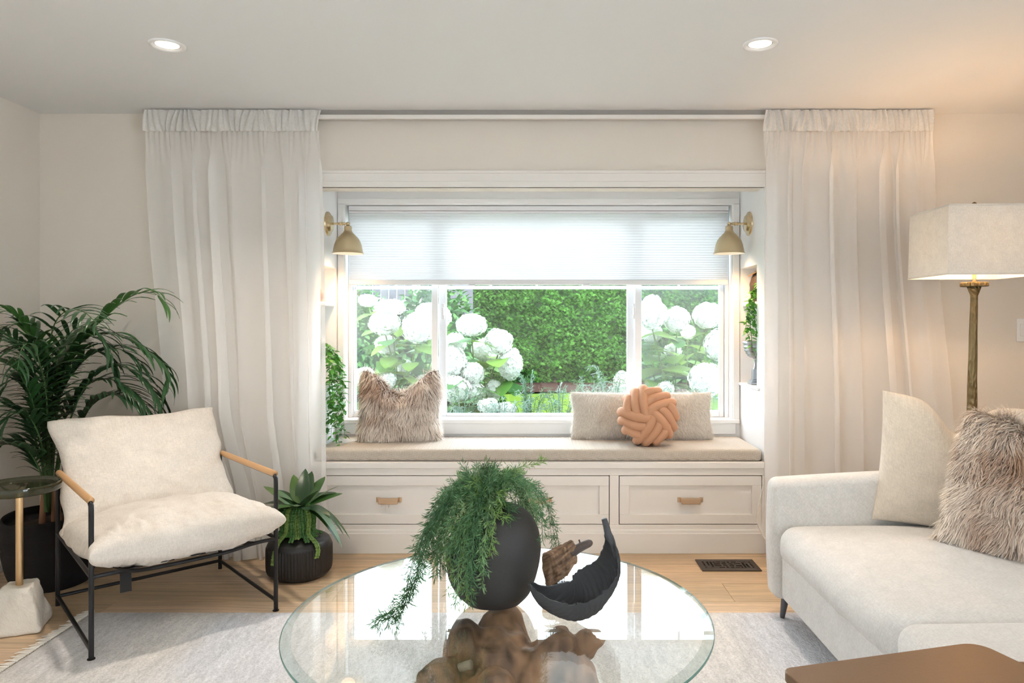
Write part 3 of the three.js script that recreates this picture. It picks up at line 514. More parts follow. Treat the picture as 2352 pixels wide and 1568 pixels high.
function furPillow(name, label, g, pos, turn, tilt, count, len, tones, seed, spin = 0) {
  const t = thing(name, label, 'pillow', pos, turn); const holder = new THREE.Mesh(g, tones.base); shadowed(holder); holder.name = 'cover'; holder.rotation.set(tilt, 0, spin); t.add(holder);
  fur(holder, g, tones.base, count, len, (p, n) => V(0.9 * fbm(p.x * 9 + seed, p.y * 9, 2, 2) + p.x * 0.9, -0.62 + 0.5 * fbm(p.x * 10, p.y * 8, seed, 2), 0.5 * fbm(p.x * 12, p.y * 12, seed + 5, 2)), tones.colors, { seed }); return t;
}
{ // cat-eared fur pillow on the window seat, left
  const g = pillow(0.45, 0.42, 0.19, { chop: 0.15, chopW: 0.55, pinch: 0.03, seed: 2, wrinkle: 0.012 }); g.translate(0, 0.205, 0);
  furPillow('fur_pillow', 'shaggy brown and cream fur pillow with two ears on the window seat', g, [-0.832, 0.585, -4.215], 0.06, -0.16, 30000, 0.054, { base: std(C(0.42, 0.32, 0.26), 1), colors: furTone(TAUPE, CREAM, (p) => 0.80 + 0.75 * fbm(p.x * 6, p.y * 9, 3) + (p.x > 0.12 ? 0.2 : 0) - 0.35 * Math.exp(-(((p.y - 0.30) / 0.05) ** 2))) }, 31);
}
{ // long pale lumbar
  const g = pillow(0.86, 0.285, 0.15, { pinch: 0.035, seed: 5, wrinkle: 0.010 }); g.translate(0, 0.135, 0);
  furPillow('lumbar_pillow', 'long pale cream faux fur lumbar pillow on the right of the window seat', g, [0.625, 0.580, -4.265], 0, -0.16, 26000, 0.024, { base: std(C(0.66, 0.60, 0.53), 1), colors: furTone(TAN, IVORY, (p) => 0.96 + 0.55 * fbm(p.x * 4, p.y * 5, 8) + (p.y > 0.2 ? 0.25 : 0)) }, 32);
}
{ // knot cushion: five bundles of three padded cords woven into a pinwheel
  const t = thing('knot_cushion', 'round caramel velvet knot cushion leaning against the pale lumbar pillow', 'cushion', [0.632, 0.744, -4.060], -0.05);
  const R = 0.150, T = 0.0272, dome = (r) => 0.072 * Math.sqrt(Math.max(0, 1 - (r / (R + 0.012)) ** 2));
  const turn = new THREE.Group(); void turn;
  for (let k = 0; k < 5; k++) {
    const th = -k * 2 * Math.PI / 5 + 1.75, dx = Math.cos(th), dy = Math.sin(th), nx = -dy, ny = dx;
    for (let j = 0; j < 3; j++) {
      const off = 0.010 + j * 0.0465, pts = [], s0 = -0.035 + j * 0.012, smax = Math.sqrt(Math.max(0, R * R - off * off));
      for (let i = 0; i <= 9; i++) {
        const q = i / 9, s = lerp(s0, smax, q), bend = 0.018 * Math.sin(q * Math.PI) - 0.010 * q, a = off + bend, r = Math.hypot(a, s);
        const lift = -0.030 * (1 - smoothstep(q, 0.0, 0.28)) + 0.010 * Math.sin(Math.PI * q) + (j === 0 ? 0.006 : 0);
        pts.push(V(nx * a + dx * s, ny * a + dy * s, dome(Math.min(r, R)) + lift));
      }
      const e = pts[pts.length - 1], er = Math.hypot(e.x, e.y), ux = e.x / er, uy = e.y / er;
      pts.push(V(ux * (R + 0.004), uy * (R + 0.004), -0.022), V(ux * (R - 0.02), uy * (R - 0.02), -0.052), V(ux * (R - 0.08), uy * (R - 0.08), -0.066));
      part(t, 'cord', tube(pts, T, { rad: 18, seg: 54 }), M.caramel);
    }
  }
  part(t, 'core', (() => { const g = new THREE.SphereGeometry(0.12, 32, 20); g.scale(1, 1, 0.42); return g; })(), M.caramel);
  t.rotation.x = -0.17;
}
{ // plain beige pillow in the corner of the sofa
  const t = thing('sofa_pillow', 'large plain beige linen pillow with a dented top in the corner of the sofa', 'pillow', [1.680, 0.432, -2.885], -0.30);
  const g = pillow(0.58, 0.55, 0.20, { chop: 0.13, chopW: 0.30, pinch: 0.05, seed: 9, wrinkle: 0.006, n: 60 }); g.translate(0, 0.262, 0);
  const c = part(t, 'cover', g, M.beige); c.rotation.set(-0.22, 0, -0.11, 'XYZ'); 
}
{ // fur pillow on the sofa
  const g = pillow(0.56, 0.50, 0.19, { chop: 0.12, chopW: 0.26, pinch: 0.05, seed: 13, wrinkle: 0.012 }); g.translate(0, 0.235, 0);
  furPillow('fur_pillow', 'large grey-brown shaggy fur pillow leaning on the sofa in front of the beige pillow', g, [1.720, 0.448, -2.475], -0.78, -0.30, 46000, 0.060, { base: std(C(0.42, 0.33, 0.27), 1), colors: furTone(C(0.46, 0.29, 0.19), C(0.93, 0.85, 0.76), (p) => 0.62 + 0.45 * fbm(p.x * 6, p.y * 6, 5) - 0.55 * Math.exp(-((p.x / 0.16) ** 2 + ((p.y - 0.36) / 0.09) ** 2)) + (p.x < -0.18 ? 0.25 : 0)) }, 33, -0.13);
}

// ------------------------------------------------------------------ armchair
{
  const W = 0.352, D = 0.359, r = 0.0095;
  const t = thing('armchair', 'low armchair of thin black metal with cream linen cushions and wooden arm sleeves', 'armchair', [-1.669, 0, -3.159], 0.744);
  const fz = D, bz = -D;
  for (const s of [-1, 1]) {
    const x = s * W;
    part(t, 'leg', tube([V(x, s < 0 ? 0.0125 : 0.001, fz), V(x, 0.56, fz), V(x, 0.588, fz - 0.004), V(x, 0.598, fz - 0.018)], r, { rad: 14, seg: 30, tension: 0.2 }), M.iron);
    part(t, 'leg', tube([V(x, 0.002, bz), V(x, 0.60, bz)], r, { rad: 14 }), M.iron);
    part(t, 'arm_bar', tube([V(x, 0.598, fz - 0.014), V(x, 0.600, bz)], r * 0.9, { rad: 14 }), M.iron);
    const sl = tube([V(x, 0.606, fz - 0.012), V(x, 0.606, bz + 0.035)], 0.0135, { rad: 20, seg: 8 }); part(t, 'arm_sleeve', sl, M.honey);
    part(t, 'seat_rail', tube([V(x, 0.322, fz), V(x, 0.328, bz)], r * 0.9, { rad: 12 }), M.iron);
    part(t, 'stretcher', tube([V(x, 0.046, fz), V(x, 0.044, bz)], r * 0.85, { rad: 12 }), M.iron);
    part(t, 'glide', lathe([[0, 0.004], [0.014, 0.003], [0.014, 0], [0, 0]], 16), M.strap, x, s < 0 ? 0.0115 : 0.0, fz);
  }
  part(t, 'stretcher', tube([V(-W, 0.044, bz), V(W, 0.044, bz)], r * 0.85, { rad: 12 }), M.iron);
  part(t, 'front_rail', tube([V(-W, 0.320, fz), V(-W * 0.72, 0.318, fz - 0.002), V(-W * 0.4, 0.290, fz - 0.05), V(W * 0.4, 0.290, fz - 0.05), V(W * 0.72, 0.318, fz - 0.002), V(W, 0.320, fz)], r * 0.85, { rad: 12, seg: 40 }), M.iron);
  part(t, 'back_rail', tube([V(-W, 0.328, bz), V(W, 0.328, bz)], r * 0.9, { rad: 12 }), M.iron);
  part(t, 'back_rail', tube([V(-W, 0.60, bz), V(W, 0.60, bz)], r * 0.9, { rad: 12 }), M.iron);
  for (const x of [-0.235, -0.12, 0, 0.12, 0.235]) {
    const S = (u, v) => { const k = v * 2 - 1, z = lerp(fz - 0.012, bz, v), y = 0.318 - 0.052 * (1 - k * k); return [x + (u - 0.5) * 0.05 + 0.035 * (1 - v), y, z]; };
    part(t, 'strap', shell(2, 18, S, 0.004), M.strap);
  }
  part(t, 'strap_end', shell(1, 6, (u, v) => [-0.26 + (u - 0.5) * 0.04 + 0.03, 0.30 - 0.075 * v, fz - 0.035 + 0.004 * v], 0.004), M.strap);
  part(t, 'back_sling', shell(10, 10, (u, v) => [lerp(-0.33, 0.33, u), lerp(0.36, 0.80, v), lerp(-0.235, -0.515, v) + 0.02 * Math.sin(u * Math.PI) * -1], 0.004), M.strap);
  const seat = pillow(0.735, 0.63, 0.235, { pinch: 0.03, seed: 17, wrinkle: 0.013, n: 84, pw: 0.30, crease: 0.013, wave: 0.02 }); seat.rotateX(-Math.PI / 2);
  const sc = part(t, 'seat_cushion', seat, M.linen, 0.004, 0.388, 0.105); sc.rotation.set(-0.075, 0, 0.0);
  const back = pillow(0.735, 0.585, 0.19, { pinch: 0.06, seed: 23, wrinkle: 0.011, n: 64, pw: 0.38, wave: 0.022 });
  const bc = part(t, 'back_cushion', back, M.linen, 0, 0.590, -0.325); bc.rotation.set(-0.66, 0, 0);
}

// ------------------------------------------------------------------ small side table on a rough stone
{
  const t = thing('side_table', 'small round side table with smoked glass top, brass stem and rough pale stone base', 'side table', [-2.175, 0, -2.955], 0.35);
  const g = soft(0.178, 0.185, 0.178, 0.020, { n: 30, wave: (o, H) => { const k = (o[1] + H[1]) / (2 * H[1]), s = 1.12 - 0.48 * k, q = 0.012 * fbm(o[0] * 14, o[1] * 12, o[2] * 14, 4) + 0.010 * Math.abs(nz(o[0] * 8 + 3, o[1] * 10, o[2] * 8)); o[0] *= s + q * 6; o[2] *= s + q * 6; o[1] += k > 0.5 ? 0.010 * nz(o[0] * 20, o[2] * 20) - 0.02 * o[0] : 0; } });
  part(t, 'stone_base', g, M.stone, 0, 0.0925, 0);
  part(t, 'stem', tube([V(0, 0.17, 0), V(0, 0.588, 0)], 0.0135, { rad: 28 }), M.gold);
  part(t, 'top', [lathe([[0, 0.572], [0.142, 0.572], [0.149, 0.576], [0.150, 0.584], [0.150, 0.604], [0.147, 0.607], [0.143, 0.607], [0.140, 0.604], [0.138, 0.594], [0.130, 0.592], [0, 0.592]], 72)], M.smoked);
  part(t, 'stem_disc', lathe([[0, 0.572], [0.03, 0.572], [0.03, 0.566], [0.014, 0.562], [0, 0.562]], 28), M.gold);
}

// ------------------------------------------------------------------ black vase with hosta-like leaves and trailing beads
{
  const px = -1.215, pz = -3.585, t = thing('potted_plant', 'bushy green plant with trailing bead strands in a ribbed black vase beside the armchair', 'plant', [px, 0, pz]);
  const prof = []; [[0, 0.0], [0.118, 0.0], [0.140, 0.008], [0.156, 0.028], [0.160, 0.060], [0.160, 0.135], [0.157, 0.160], [0.145, 0.182], [0.122, 0.197], [0.095, 0.206], [0.075, 0.215], [0.066, 0.235], [0.062, 0.29], [0.064, 0.345], [0.058, 0.345], [0.055, 0.30], [0, 0.29]].forEach((q) => prof.push(q));
  const cv = new THREE.CatmullRomCurve3(prof.map(([a, b]) => V(a, b, 0)), false, 'catmullrom', 0.35), N = 70, A = 384;
  part(t, 'vase', grid(A, N, (u, v) => { const p = cv.getPoint(v), k = smoothstep(p.y, 0.02, 0.035) * (1 - smoothstep(p.y, 0.148, 0.160)) * (p.x > 0.1 ? 1 : 0), r = Math.max(0, p.x) + k * 0.0022 * Math.cos(u * 2 * Math.PI * 64), a = -u * 2 * Math.PI; return [Math.cos(a) * r, p.y, Math.sin(a) * r]; }, { closed: true, flip: true }), M.vase);
  part(t, 'soil', lathe([[0, 0.335], [0.058, 0.332]], 24), M.soil);
  reseed(41);
  const greens = [leafM(C(0.045, 0.115, 0.030), 0.32), leafM(C(0.070, 0.155, 0.035), 0.35), leafM(C(0.035, 0.085, 0.035), 0.28)];
  const shapes = [leafBlade(0.23, 0.066, { droop: 0.45, fold: 0.25, n: 9 }), leafBlade(0.20, 0.072, { droop: 0.25, fold: 0.3, n: 9 }), leafBlade(0.25, 0.05, { droop: 0.85, fold: 0.2, n: 10 })];
  const L = [[95, 68, 1], [80, 62, 1], [60, 50, 1], [120, 55, 1], [15, 28, 1], [30, 40, 1], [165, 22, 0], [150, 35, 0], [175, 10, 0], [195, 18, 0], [5, 5, 2], [-12, 16, 2], [-28, 14, 2], [210, 12, 0], [225, 24, 1], [245, 20, 1], [265, 26, 1], [285, 30, 1], [300, 22, 1], [320, 24, 0], [335, 14, 2], [50, 30, 0], [110, 32, 0], [130, 20, 0], [70, 25, 0], [255, 45, 1], [310, 48, 1], [180, 45, 1]];
  for (const [az, el, k] of L) { const a = az * Math.PI / 180, e = el * Math.PI / 180, o = part(t, 'leaf', shapes[k], greens[Math.floor(rnd() * 3)]); place(o, V(Math.cos(a) * 0.03, 0.335 + 0.02 * rnd(), -Math.sin(a) * 0.03), V(Math.cos(a) * Math.cos(e), Math.sin(e), -Math.sin(a) * Math.cos(e)), rr(-0.4, 0.4)); o.scale.setScalar(rr(0.88, 1.12)); }
  const pearl = new THREE.IcosahedronGeometry(0.0068, 1), pm = [leafM(C(0.10, 0.26, 0.08), 0.4, 0.15), leafM(C(0.26, 0.42, 0.11), 0.4, 0.15)];
  for (let i = 0; i < 15; i++) {
    const a = (185 + i * 12) * Math.PI / 180, len = [0.13, 0.16, 0.15, 0.20, 0.17, 0.34, 0.16, 0.20, 0.18, 0.17, 0.21, 0.30, 0.19, 0.16, 0.18, 0.15, 0.14, 0.13][i], list = [], r0 = 0.070 + 0.010 * (i % 2);
    const c = new THREE.CatmullRomCurve3([V(0.050, 0.350, 0), V(r0, 0.338, 0), V(r0 + 0.010, 0.29, 0), V(r0 + 0.012, 0.228, 0), V(0.116, 0.214, 0), V(0.152, 0.194, 0), V(0.170, 0.160, 0), V(0.171, 0.10, 0)]), L = c.getLength(), n = Math.round(len / 0.0078);
    for (let j = 0; j < n; j++) { const p = c.getPointAt(Math.min(1, j * 0.0078 / L)), aa = a + 0.04 * Math.sin(j * 0.3 + i), cs = Math.cos(aa), sn = Math.sin(aa); for (const s of [-1, 1]) { const g = pearl.clone(); g.scale(1, 0.82, 0.82); g.rotateZ(s * 0.5); g.translate(cs * p.x + sn * s * 0.0062, p.y, -sn * p.x + cs * s * 0.0062 + 0.003 * Math.sin(j * 2.4)); list.push(g); } }
    part(t, 'bead_strand', list, pm[i === 5 || i === 11 || i === 8 ? 1 : 0]);
  }
}

// ------------------------------------------------------------------ palm
{
  const t = thing('potted_palm', 'tall green palm in a black felt pot in the corner behind the armchair', 'plant', [-2.395, 0, -3.475]); reseed(51);
  const P = [[0, 0], [0.150, 0], [0.165, 0.012], [0.190, 0.08], [0.208, 0.18], [0.212, 0.26], [0.206, 0.335], [0.196, 0.338], [0.192, 0.30], [0, 0.28]];
  const cv = new THREE.CatmullRomCurve3(P.map(([a, b]) => V(a, b, 0)), false, 'catmullrom', 0.3);
  part(t, 'pot', grid(72, 46, (u, v) => { const p = cv.getPoint(v), a = -u * 2 * Math.PI, r = Math.max(0, p.x) * (1 + 0.018 * nz(Math.cos(a) * 2, p.y * 6, Math.sin(a) * 2)); return [Math.cos(a) * r, p.y + (p.x > 0.1 && p.y > 0.2 ? 0.008 * Math.sin(a * 2 + 1) : 0), Math.sin(a) * r]; }, { closed: true, flip: true }), M.pot);
  part(t, 'soil', lathe([[0, 0.302], [0.19, 0.296]], 30), M.soil);
  const greenA = leafM(C(0.042, 0.125, 0.042), 0.30, 0.25), greenB = leafM(C(0.075, 0.190, 0.050), 0.33, 0.3), greenC = leafM(C(0.033, 0.088, 0.036), 0.28, 0.2), stemM = std(C(0.06, 0.13, 0.04), 0.5);
  const leaf = grid(2, 7, (u, v) => { const w = 0.060 * Math.pow(Math.sin(Math.PI * clamp(0.06 + v * 0.93, 0, 1)), 0.6) * (1 - 0.45 * v), s = u * 2 - 1; return [v * (1 - 0.12 * v), -0.34 * v * v * v - 0.014 * Math.abs(s), s * w]; }, { flip: true });
  const O = V(-2.395, 0, -3.475);
  // each frond: pixel path (x, y, distance) of its midrib, individual leaflets or not
  const FR = [
    [[[112, 1175, 3.46], [118, 900, 3.48], [165, 800, 3.55], [230, 735, 3.62], [300, 680, 3.66], [352, 672, 3.67], [385, 700, 3.67]], 1, 0.20, greenB],
    [[[115, 1175, 3.47], [135, 880, 3.50], [200, 775, 3.56], [270, 770, 3.62], [335, 805, 3.66], [380, 850, 3.68], [386, 900, 3.68]], 1, 0.18, greenA],
    [[[118, 1175, 3.48], [150, 1000, 3.52], [200, 880, 3.56], [260, 840, 3.62], [320, 860, 3.66], [365, 920, 3.68], [370, 975, 3.68]], 1, 0.17, greenC],
    [[[120, 1175, 3.48], [165, 1030, 3.58], [210, 930, 3.62], [260, 905, 3.62], [310, 920, 3.62], [345, 960, 3.62]], 1, 0.16, greenC],
    [[[108, 1175, 3.44], [100, 900, 3.40], [70, 770, 3.34], [20, 715, 3.28], [-30, 730, 3.22]], 1, 0.17, greenB],
    [[[110, 1175, 3.44], [108, 880, 3.40], [120, 760, 3.34], [150, 715, 3.28], [190, 715, 3.2], [225, 745, 3.14]], 1, 0.15, greenC],
    [[[106, 1175, 3.42], [85, 960, 3.36], [40, 850, 3.30], [-10, 830, 3.24], [-40, 860, 3.2]], 1, 0.16, greenA],
    [[[108, 1175, 3.43], [95, 1060, 3.38], [60, 960, 3.32], [10, 930, 3.26], [-30, 960, 3.22]], 1, 0.15, greenC],
    [[[108, 1175, 3.43], [95, 1090, 3.38], [60, 1030, 3.32], [10, 1020, 3.28], [-25, 1050, 3.24]], 0, 0.15, greenC],
    [[[112, 1175, 3.48], [115, 920, 3.52], [95, 820, 3.54], [60, 790, 3.50], [25, 800, 3.46]], 0, 0.16, greenC],
    [[[114, 1175, 3.48], [130, 920, 3.52], [150, 810, 3.58], [190, 770, 3.64], [240, 785, 3.7]], 0, 0.16, greenC],
    [[[110, 1175, 3.44], [108, 930, 3.38], [90, 830, 3.28], [70, 790, 3.2], [50, 800, 3.12], [40, 850, 3.06]], 0, 0.16, greenA],
    [[[112, 1175, 3.46], [125, 930, 3.50], [160, 830, 3.54], [200, 800, 3.58], [245, 820, 3.62], [270, 870, 3.64]], 0, 0.15, greenA],
    [[[108, 1175, 3.44], [90, 900, 3.38], [50, 800, 3.30], [0, 760, 3.22], [-40, 780, 3.16]], 0, 0.15, greenA],
    [[[112, 1175, 3.46], [118, 900, 3.48], [140, 800, 3.48], [180, 750, 3.48], [230, 770, 3.5], [260, 820, 3.5]], 0, 0.17, greenA],
    [[[112, 1175, 3.46], [112, 900, 3.46], [90, 800, 3.44], [50, 745, 3.42], [10, 760, 3.40], [-10, 810, 3.38]], 0, 0.17, greenA],
    [[[114, 1175, 3.48], [140, 900, 3.54], [200, 820, 3.58], [270, 800, 3.62], [330, 840, 3.64]], 0, 0.17, greenC],
    [[[110, 1175, 3.46], [100, 1000, 3.50], [70, 900, 3.48], [30, 870, 3.44], [0, 900, 3.40]], 0, 0.15, greenC],
    [[[114, 1175, 3.48], [150, 960, 3.56], [190, 890, 3.6], [250, 870, 3.62], [310, 900, 3.62], [350, 950, 3.62]], 0, 0.16, greenC],
    [[[110, 1175, 3.44], [100, 1040, 3.36], [70, 960, 3.28], [30, 950, 3.22], [0, 990, 3.18]], 0, 0.14, greenA],
  ];
  const stuff = [];
  for (const [px, single, len, mat] of FR) {
    const pts = px.map((q) => at(...q).sub(O)), c = new THREE.CatmullRomCurve3(pts), f = part(t, 'frond', tube(pts, (q) => lerp(0.0062, 0.0014, q), { rad: 8, seg: 40 }), stemM), n = 18;
    for (let i = 0; i < n; i++) for (const s of [-1, 1]) {
      const q = lerp(0.40, 0.985, (i + 0.25 * (s > 0)) / (n - 1 + 0.25)), p = c.getPointAt(clamp(q, 0, 1)), tg = c.getTangentAt(clamp(q, 0, 1)), up = V(0, 1, 0).addScaledVector(tg, -tg.y).normalize(), sd = tg.clone().cross(up).normalize().multiplyScalar(s);
      const k = Math.sin(Math.PI * clamp(0.16 + 0.80 * (i / (n - 1)), 0, 1)), L = len * (0.62 + 0.7 * k) * rr(0.9, 1.1), d = sd.addScaledVector(tg, 0.55 + 0.9 * i / n).addScaledVector(up, rr(0.05, 0.35)).normalize();
      if (p.x + d.x * L * 1.05 + O.x < XL + 0.05) continue;
      if (single) { const o = part(f, 'leaflet', leaf, mat); place(o, p, d, rr(-0.25, 0.25)); o.scale.set(L, L, L * 1.2); }
      else { const o = new THREE.Object3D(); place(o, p, d, rr(-0.25, 0.25)); o.scale.set(L, L, L * 1.2); o.updateMatrix(); stuff.push(moved(leaf, o.matrix)); }
    }
  }
  part(t, 'leaflets', stuff, greenC).userData.kind = 'stuff';
  for (const [x, z] of [[0.01, 0.0], [0.045, 0.02], [-0.03, 0.03]]) part(t, 'stem_sheath', tube([V(x, 0.29, z), V(x * 0.8, 0.45, z)], (q) => lerp(0.016, 0.010, q), { rad: 10 }), M.copper);
}

// ------------------------------------------------------------------ round glass coffee table on a root base
const TX = -0.115, TZ = -2.13, TY = 0.41, TR = 0.628;
{
  const t = thing('coffee_table', 'large round clear glass coffee table on a gnarled brown root', 'coffee table', [TX, 0, TZ]);
  const g = part(t, 'glass_top', [lathe([[0, TY], [TR - 0.030, TY]], 160), (() => { const q = lathe([[TR - 0.001, TY - 0.013], [0, TY - 0.013]], 160); return q; })()], M.tableGlass);
  part(g, 'edge', lathe([[TR - 0.002, TY - 0.013], [TR, TY - 0.012], [TR, TY - 0.0068], [TR - 0.002, TY - 0.0055]], 160), M.glassEdge);
  part(g, 'bevel', lathe([[TR - 0.030, TY], [TR - 0.002, TY - 0.0055]], 160), M.bevel);
  const c = (a, b, ra, rb) => [V(...a), V(...b), ra, rb], T = TY - 0.014;
  const roots = capsules([
    c([-0.02, 0.10, 0.02], [0.00, 0.27, 0.0], 0.115, 0.10), c([-0.10, 0.20, 0.0], [-0.115, T - 0.055, 0.03], 0.085, 0.055), c([0.02, 0.22, -0.05], [0.0, T - 0.06, -0.08], 0.08, 0.06),
    c([0.08, 0.22, 0.05], [0.20, T - 0.045, 0.07], 0.065, 0.043), c([0.10, 0.24, 0.05], [0.28, T - 0.05, 0.04], 0.045, 0.036), c([0.0, 0.14, 0.1], [-0.02, 0.30, 0.21], 0.085, 0.050), c([-0.08, 0.12, 0.06], [-0.17, 0.29, 0.17], 0.075, 0.045),
    c([-0.06, 0.1, 0.02], [-0.30, 0.035, 0.02], 0.085, 0.035), c([-0.04, 0.08, 0.1], [-0.20, 0.03, 0.27], 0.085, 0.034), c([0.04, 0.09, 0.1], [0.09, 0.03, 0.33], 0.085, 0.034), c([0.06, 0.09, 0.03], [0.31, 0.035, 0.10], 0.085, 0.034), c([0.05, 0.09, -0.04], [0.20, 0.03, -0.24], 0.085, 0.034), c([-0.05, 0.09, -0.06], [-0.18, 0.03, -0.23], 0.08, 0.034),
    c([0.23, 0.30, 0.09], [0.30, 0.12, 0.16], 0.040, 0.026),
  ], 100, V(0, 0.20, 0.03), 0.42, 0.018, 0.024, 9);
  { const p = roots.attributes.position; for (let i = 0; i < p.count; i++) p.setY(i, clamp(p.getY(i), 0.012, T)); roots.computeVertexNormals(); }
  part(t, 'root_base', grained(roots, (x, y, z) => 0.50 + 0.75 * fbm(x * 7, y * 4, z * 7, 3) + 0.40 * nz(x * 38, y * 7, z * 38) + 0.2 * nz(x * 80, y * 12, z * 80), C(0.050, 0.024, 0.014), C(0.50, 0.27, 0.145)), M.root);
  part(t, 'root_branch', tube([V(-0.24, 0.24, 0.10), V(-0.17, 0.265, 0.12), V(-0.11, 0.30, 0.13), V(-0.075, 0.315, 0.14)], (q) => lerp(0.006, 0.014, q), { rad: 12, bump: (u, v) => 1 + 0.15 * nz(u * 3, v * 6) }), std(C(0.42, 0.33, 0.25), 0.7));
}
{ // black egg-shaped vase with feathery greenery
  const ox = -0.140, oz = -2.200, t = thing('vase_of_greenery', 'matte black egg-shaped vase of feathery trailing greenery on the glass table', 'vase', [ox, TY, oz]);
  const pr = [[0, 0.001], [0.078, 0.001], [0.090, 0.006], [0.115, 0.032], [0.136, 0.078], [0.1455, 0.130], [0.1455, 0.178], [0.134, 0.226], [0.112, 0.264], [0.082, 0.290], [0.052, 0.302], [0.046, 0.300], [0.044, 0.28], [0, 0.26]], cv = new THREE.CatmullRomCurve3(pr.map(([a, b]) => V(a, b, 0)), false, 'catmullrom', 0.4);
  part(t, 'vase', grid(80, 80, (u, v) => { const p = cv.getPoint(v), a = -u * 2 * Math.PI; return [Math.cos(a) * Math.max(0, p.x) + (p.y - 0.15) * 0.07 * smoothstep(p.y, 0.01, 0.1), p.y, Math.sin(a) * Math.max(0, p.x) * 0.86]; }, { closed: true, flip: true }), M.ovoid);
  reseed(61);
  const mats = [C(0.10, 0.235, 0.105), C(0.15, 0.32, 0.135), C(0.22, 0.38, 0.10), C(0.08, 0.185, 0.085), C(0.28, 0.44, 0.21)].map((c) => leafM(c, 0.5, 0.25));
  const need = (() => { const g = new THREE.BufferGeometry(); g.setAttribute('position', new THREE.Float32BufferAttribute([0, 0, 0, 0.45, 0.03, 0.06, 0.45, 0.03, -0.06, 1, -0.02, 0], 3)); g.setIndex([0, 1, 2, 1, 3, 2]); g.computeVertexNormals(); return g; })();
  const frond = (pts, m, dens = 1) => {
    const c = new THREE.CatmullRomCurve3(pts), L = c.getLength(), list = [tube(pts, (q) => lerp(0.0016, 0.0007, q), { rad: 5, seg: 18 })], n = Math.round(L / 0.0155 * dens);
    const sprig = (p, tg, len, k) => { for (let i = 0; i < k; i++) { const q = (i + 0.4) / k, b = p.clone().addScaledVector(tg, len * q), a = rr(0, 6.28), side = V(Math.cos(a), Math.sin(a), rr(-1, 1)).cross(tg).normalize(), d = tg.clone().multiplyScalar(0.9).add(side.multiplyScalar(0.8)).normalize(); list.push(moved(need, M4(b, d, rr(0.016, 0.027), rr(0, 6)))); } };
    for (let i = 0; i < n; i++) {
      const q = 0.12 + 0.88 * (i + rnd() * 0.5) / n, p = c.getPointAt(Math.min(q, 1)), tg = c.getTangentAt(Math.min(q, 1)), a = rr(0, 6.28), side = V(Math.cos(a), Math.sin(a) * 0.8, Math.sin(a + 1)).cross(tg).normalize(), d = tg.clone().multiplyScalar(0.75).addScaledVector(side, 0.85).add(V(0, -0.12, 0)).normalize();
      const l = rr(0.022, 0.042) * (1 - 0.4 * q);
      sprig(p, d, l, 7); sprig(p, tg, 0.016, 3);
    }
    part(t, 'frond', list, m);
  };
  const mo = V(-0.010, 0.295, 0), pt = (x, y, z) => V(x, y, z);
  const arch = (az, reach, rise, drop, wob = 0.02) => { const a = az * Math.PI / 180, cx = Math.cos(a), cz = -Math.sin(a), w = () => rr(-wob, wob); return [mo.clone().add(V(cx * 0.015, 0, cz * 0.015)), mo.clone().add(V(cx * reach * 0.35 + w(), rise * 0.85 + w() * 0.5, cz * reach * 0.35 + w())), mo.clone().add(V(cx * reach * 0.75 + w(), rise * 0.75 - drop * 0.18, cz * reach * 0.75 + w())), mo.clone().add(V(cx * reach * 0.97 + w(), -drop * 0.48, cz * reach * 0.97 + w())), mo.clone().add(V(cx * reach + w(), -drop, cz * reach + w()))]; };
  const pick = () => mats[Math.floor(rnd() * mats.length)];
  for (let i = 0; i < 26; i++) frond(arch(rr(205, 280), rr(0.135, 0.168), rr(0.03, 0.08), rr(0.05, 0.25), 0.012), pick(), 1.1);   // in front of the vase
  for (let i = 0; i < 14; i++) frond(arch(rr(150, 215), rr(0.16, 0.22), rr(0.05, 0.10), rr(0.10, 0.25)), pick());                                                               // left
  for (let i = 0; i < 14; i++) frond(arch(rr(-15, 60), rr(0.13, 0.172), rr(0.06, 0.12), rr(0.0, 0.10)), pick(), 1.1);
  for (let i = 0; i < 9; i++) frond(arch(rr(265, 340), rr(0.06, 0.12), rr(0.03, 0.07), rr(-0.02, 0.05), 0.01), pick(), 1.2);                    // right
  for (let i = 0; i < 8; i++) frond(arch(rr(60, 150), rr(0.10, 0.18), rr(0.08, 0.12), rr(0.0, 0.15)), pick());
  for (let i = 0; i < 30; i++) { const a = rr(0, 6.28), r = rr(0.02, 0.11); frond([mo.clone(), mo.clone().add(V(Math.cos(a) * r * 0.4, 0.06, Math.sin(a) * r * 0.4)), mo.clone().add(V(Math.cos(a) * r, rr(0.09, 0.125), Math.sin(a) * r))], pick(), 1.3); }
  frond([mo.clone(), pt(0.03, 0.39, 0.0), pt(0.09, 0.420, 0.0), pt(0.160, 0.437, 0.01)], mats[2], 1.2);
  for (let i = 0; i < 7; i++) frond([mo.clone(), pt(-0.10, 0.345, 0.04), pt(-0.19 + rr(-0.02, 0.02), 0.24, 0.07), pt(-0.225 + rr(-0.02, 0.02), 0.11, 0.12), pt(-0.235 - rr(0, 0.04), 0.050, 0.17), pt(-0.26 - rr(0, 0.07), 0.034, 0.22 + rr(-0.03, 0.05))], mats[i % 2 ? 3 : 0], 0.95);
  for (let i = 0; i < 3; i++) frond([mo.clone(), pt(0.07, 0.36, -0.10), pt(0.16, 0.27, -0.19), pt(0.185 + 0.012 * i, 0.12, -0.22), pt(0.18 + 0.02 * i, 0.045, -0.22 + 0.01 * i)], mats[3 * (i % 2)], 0.8);
}
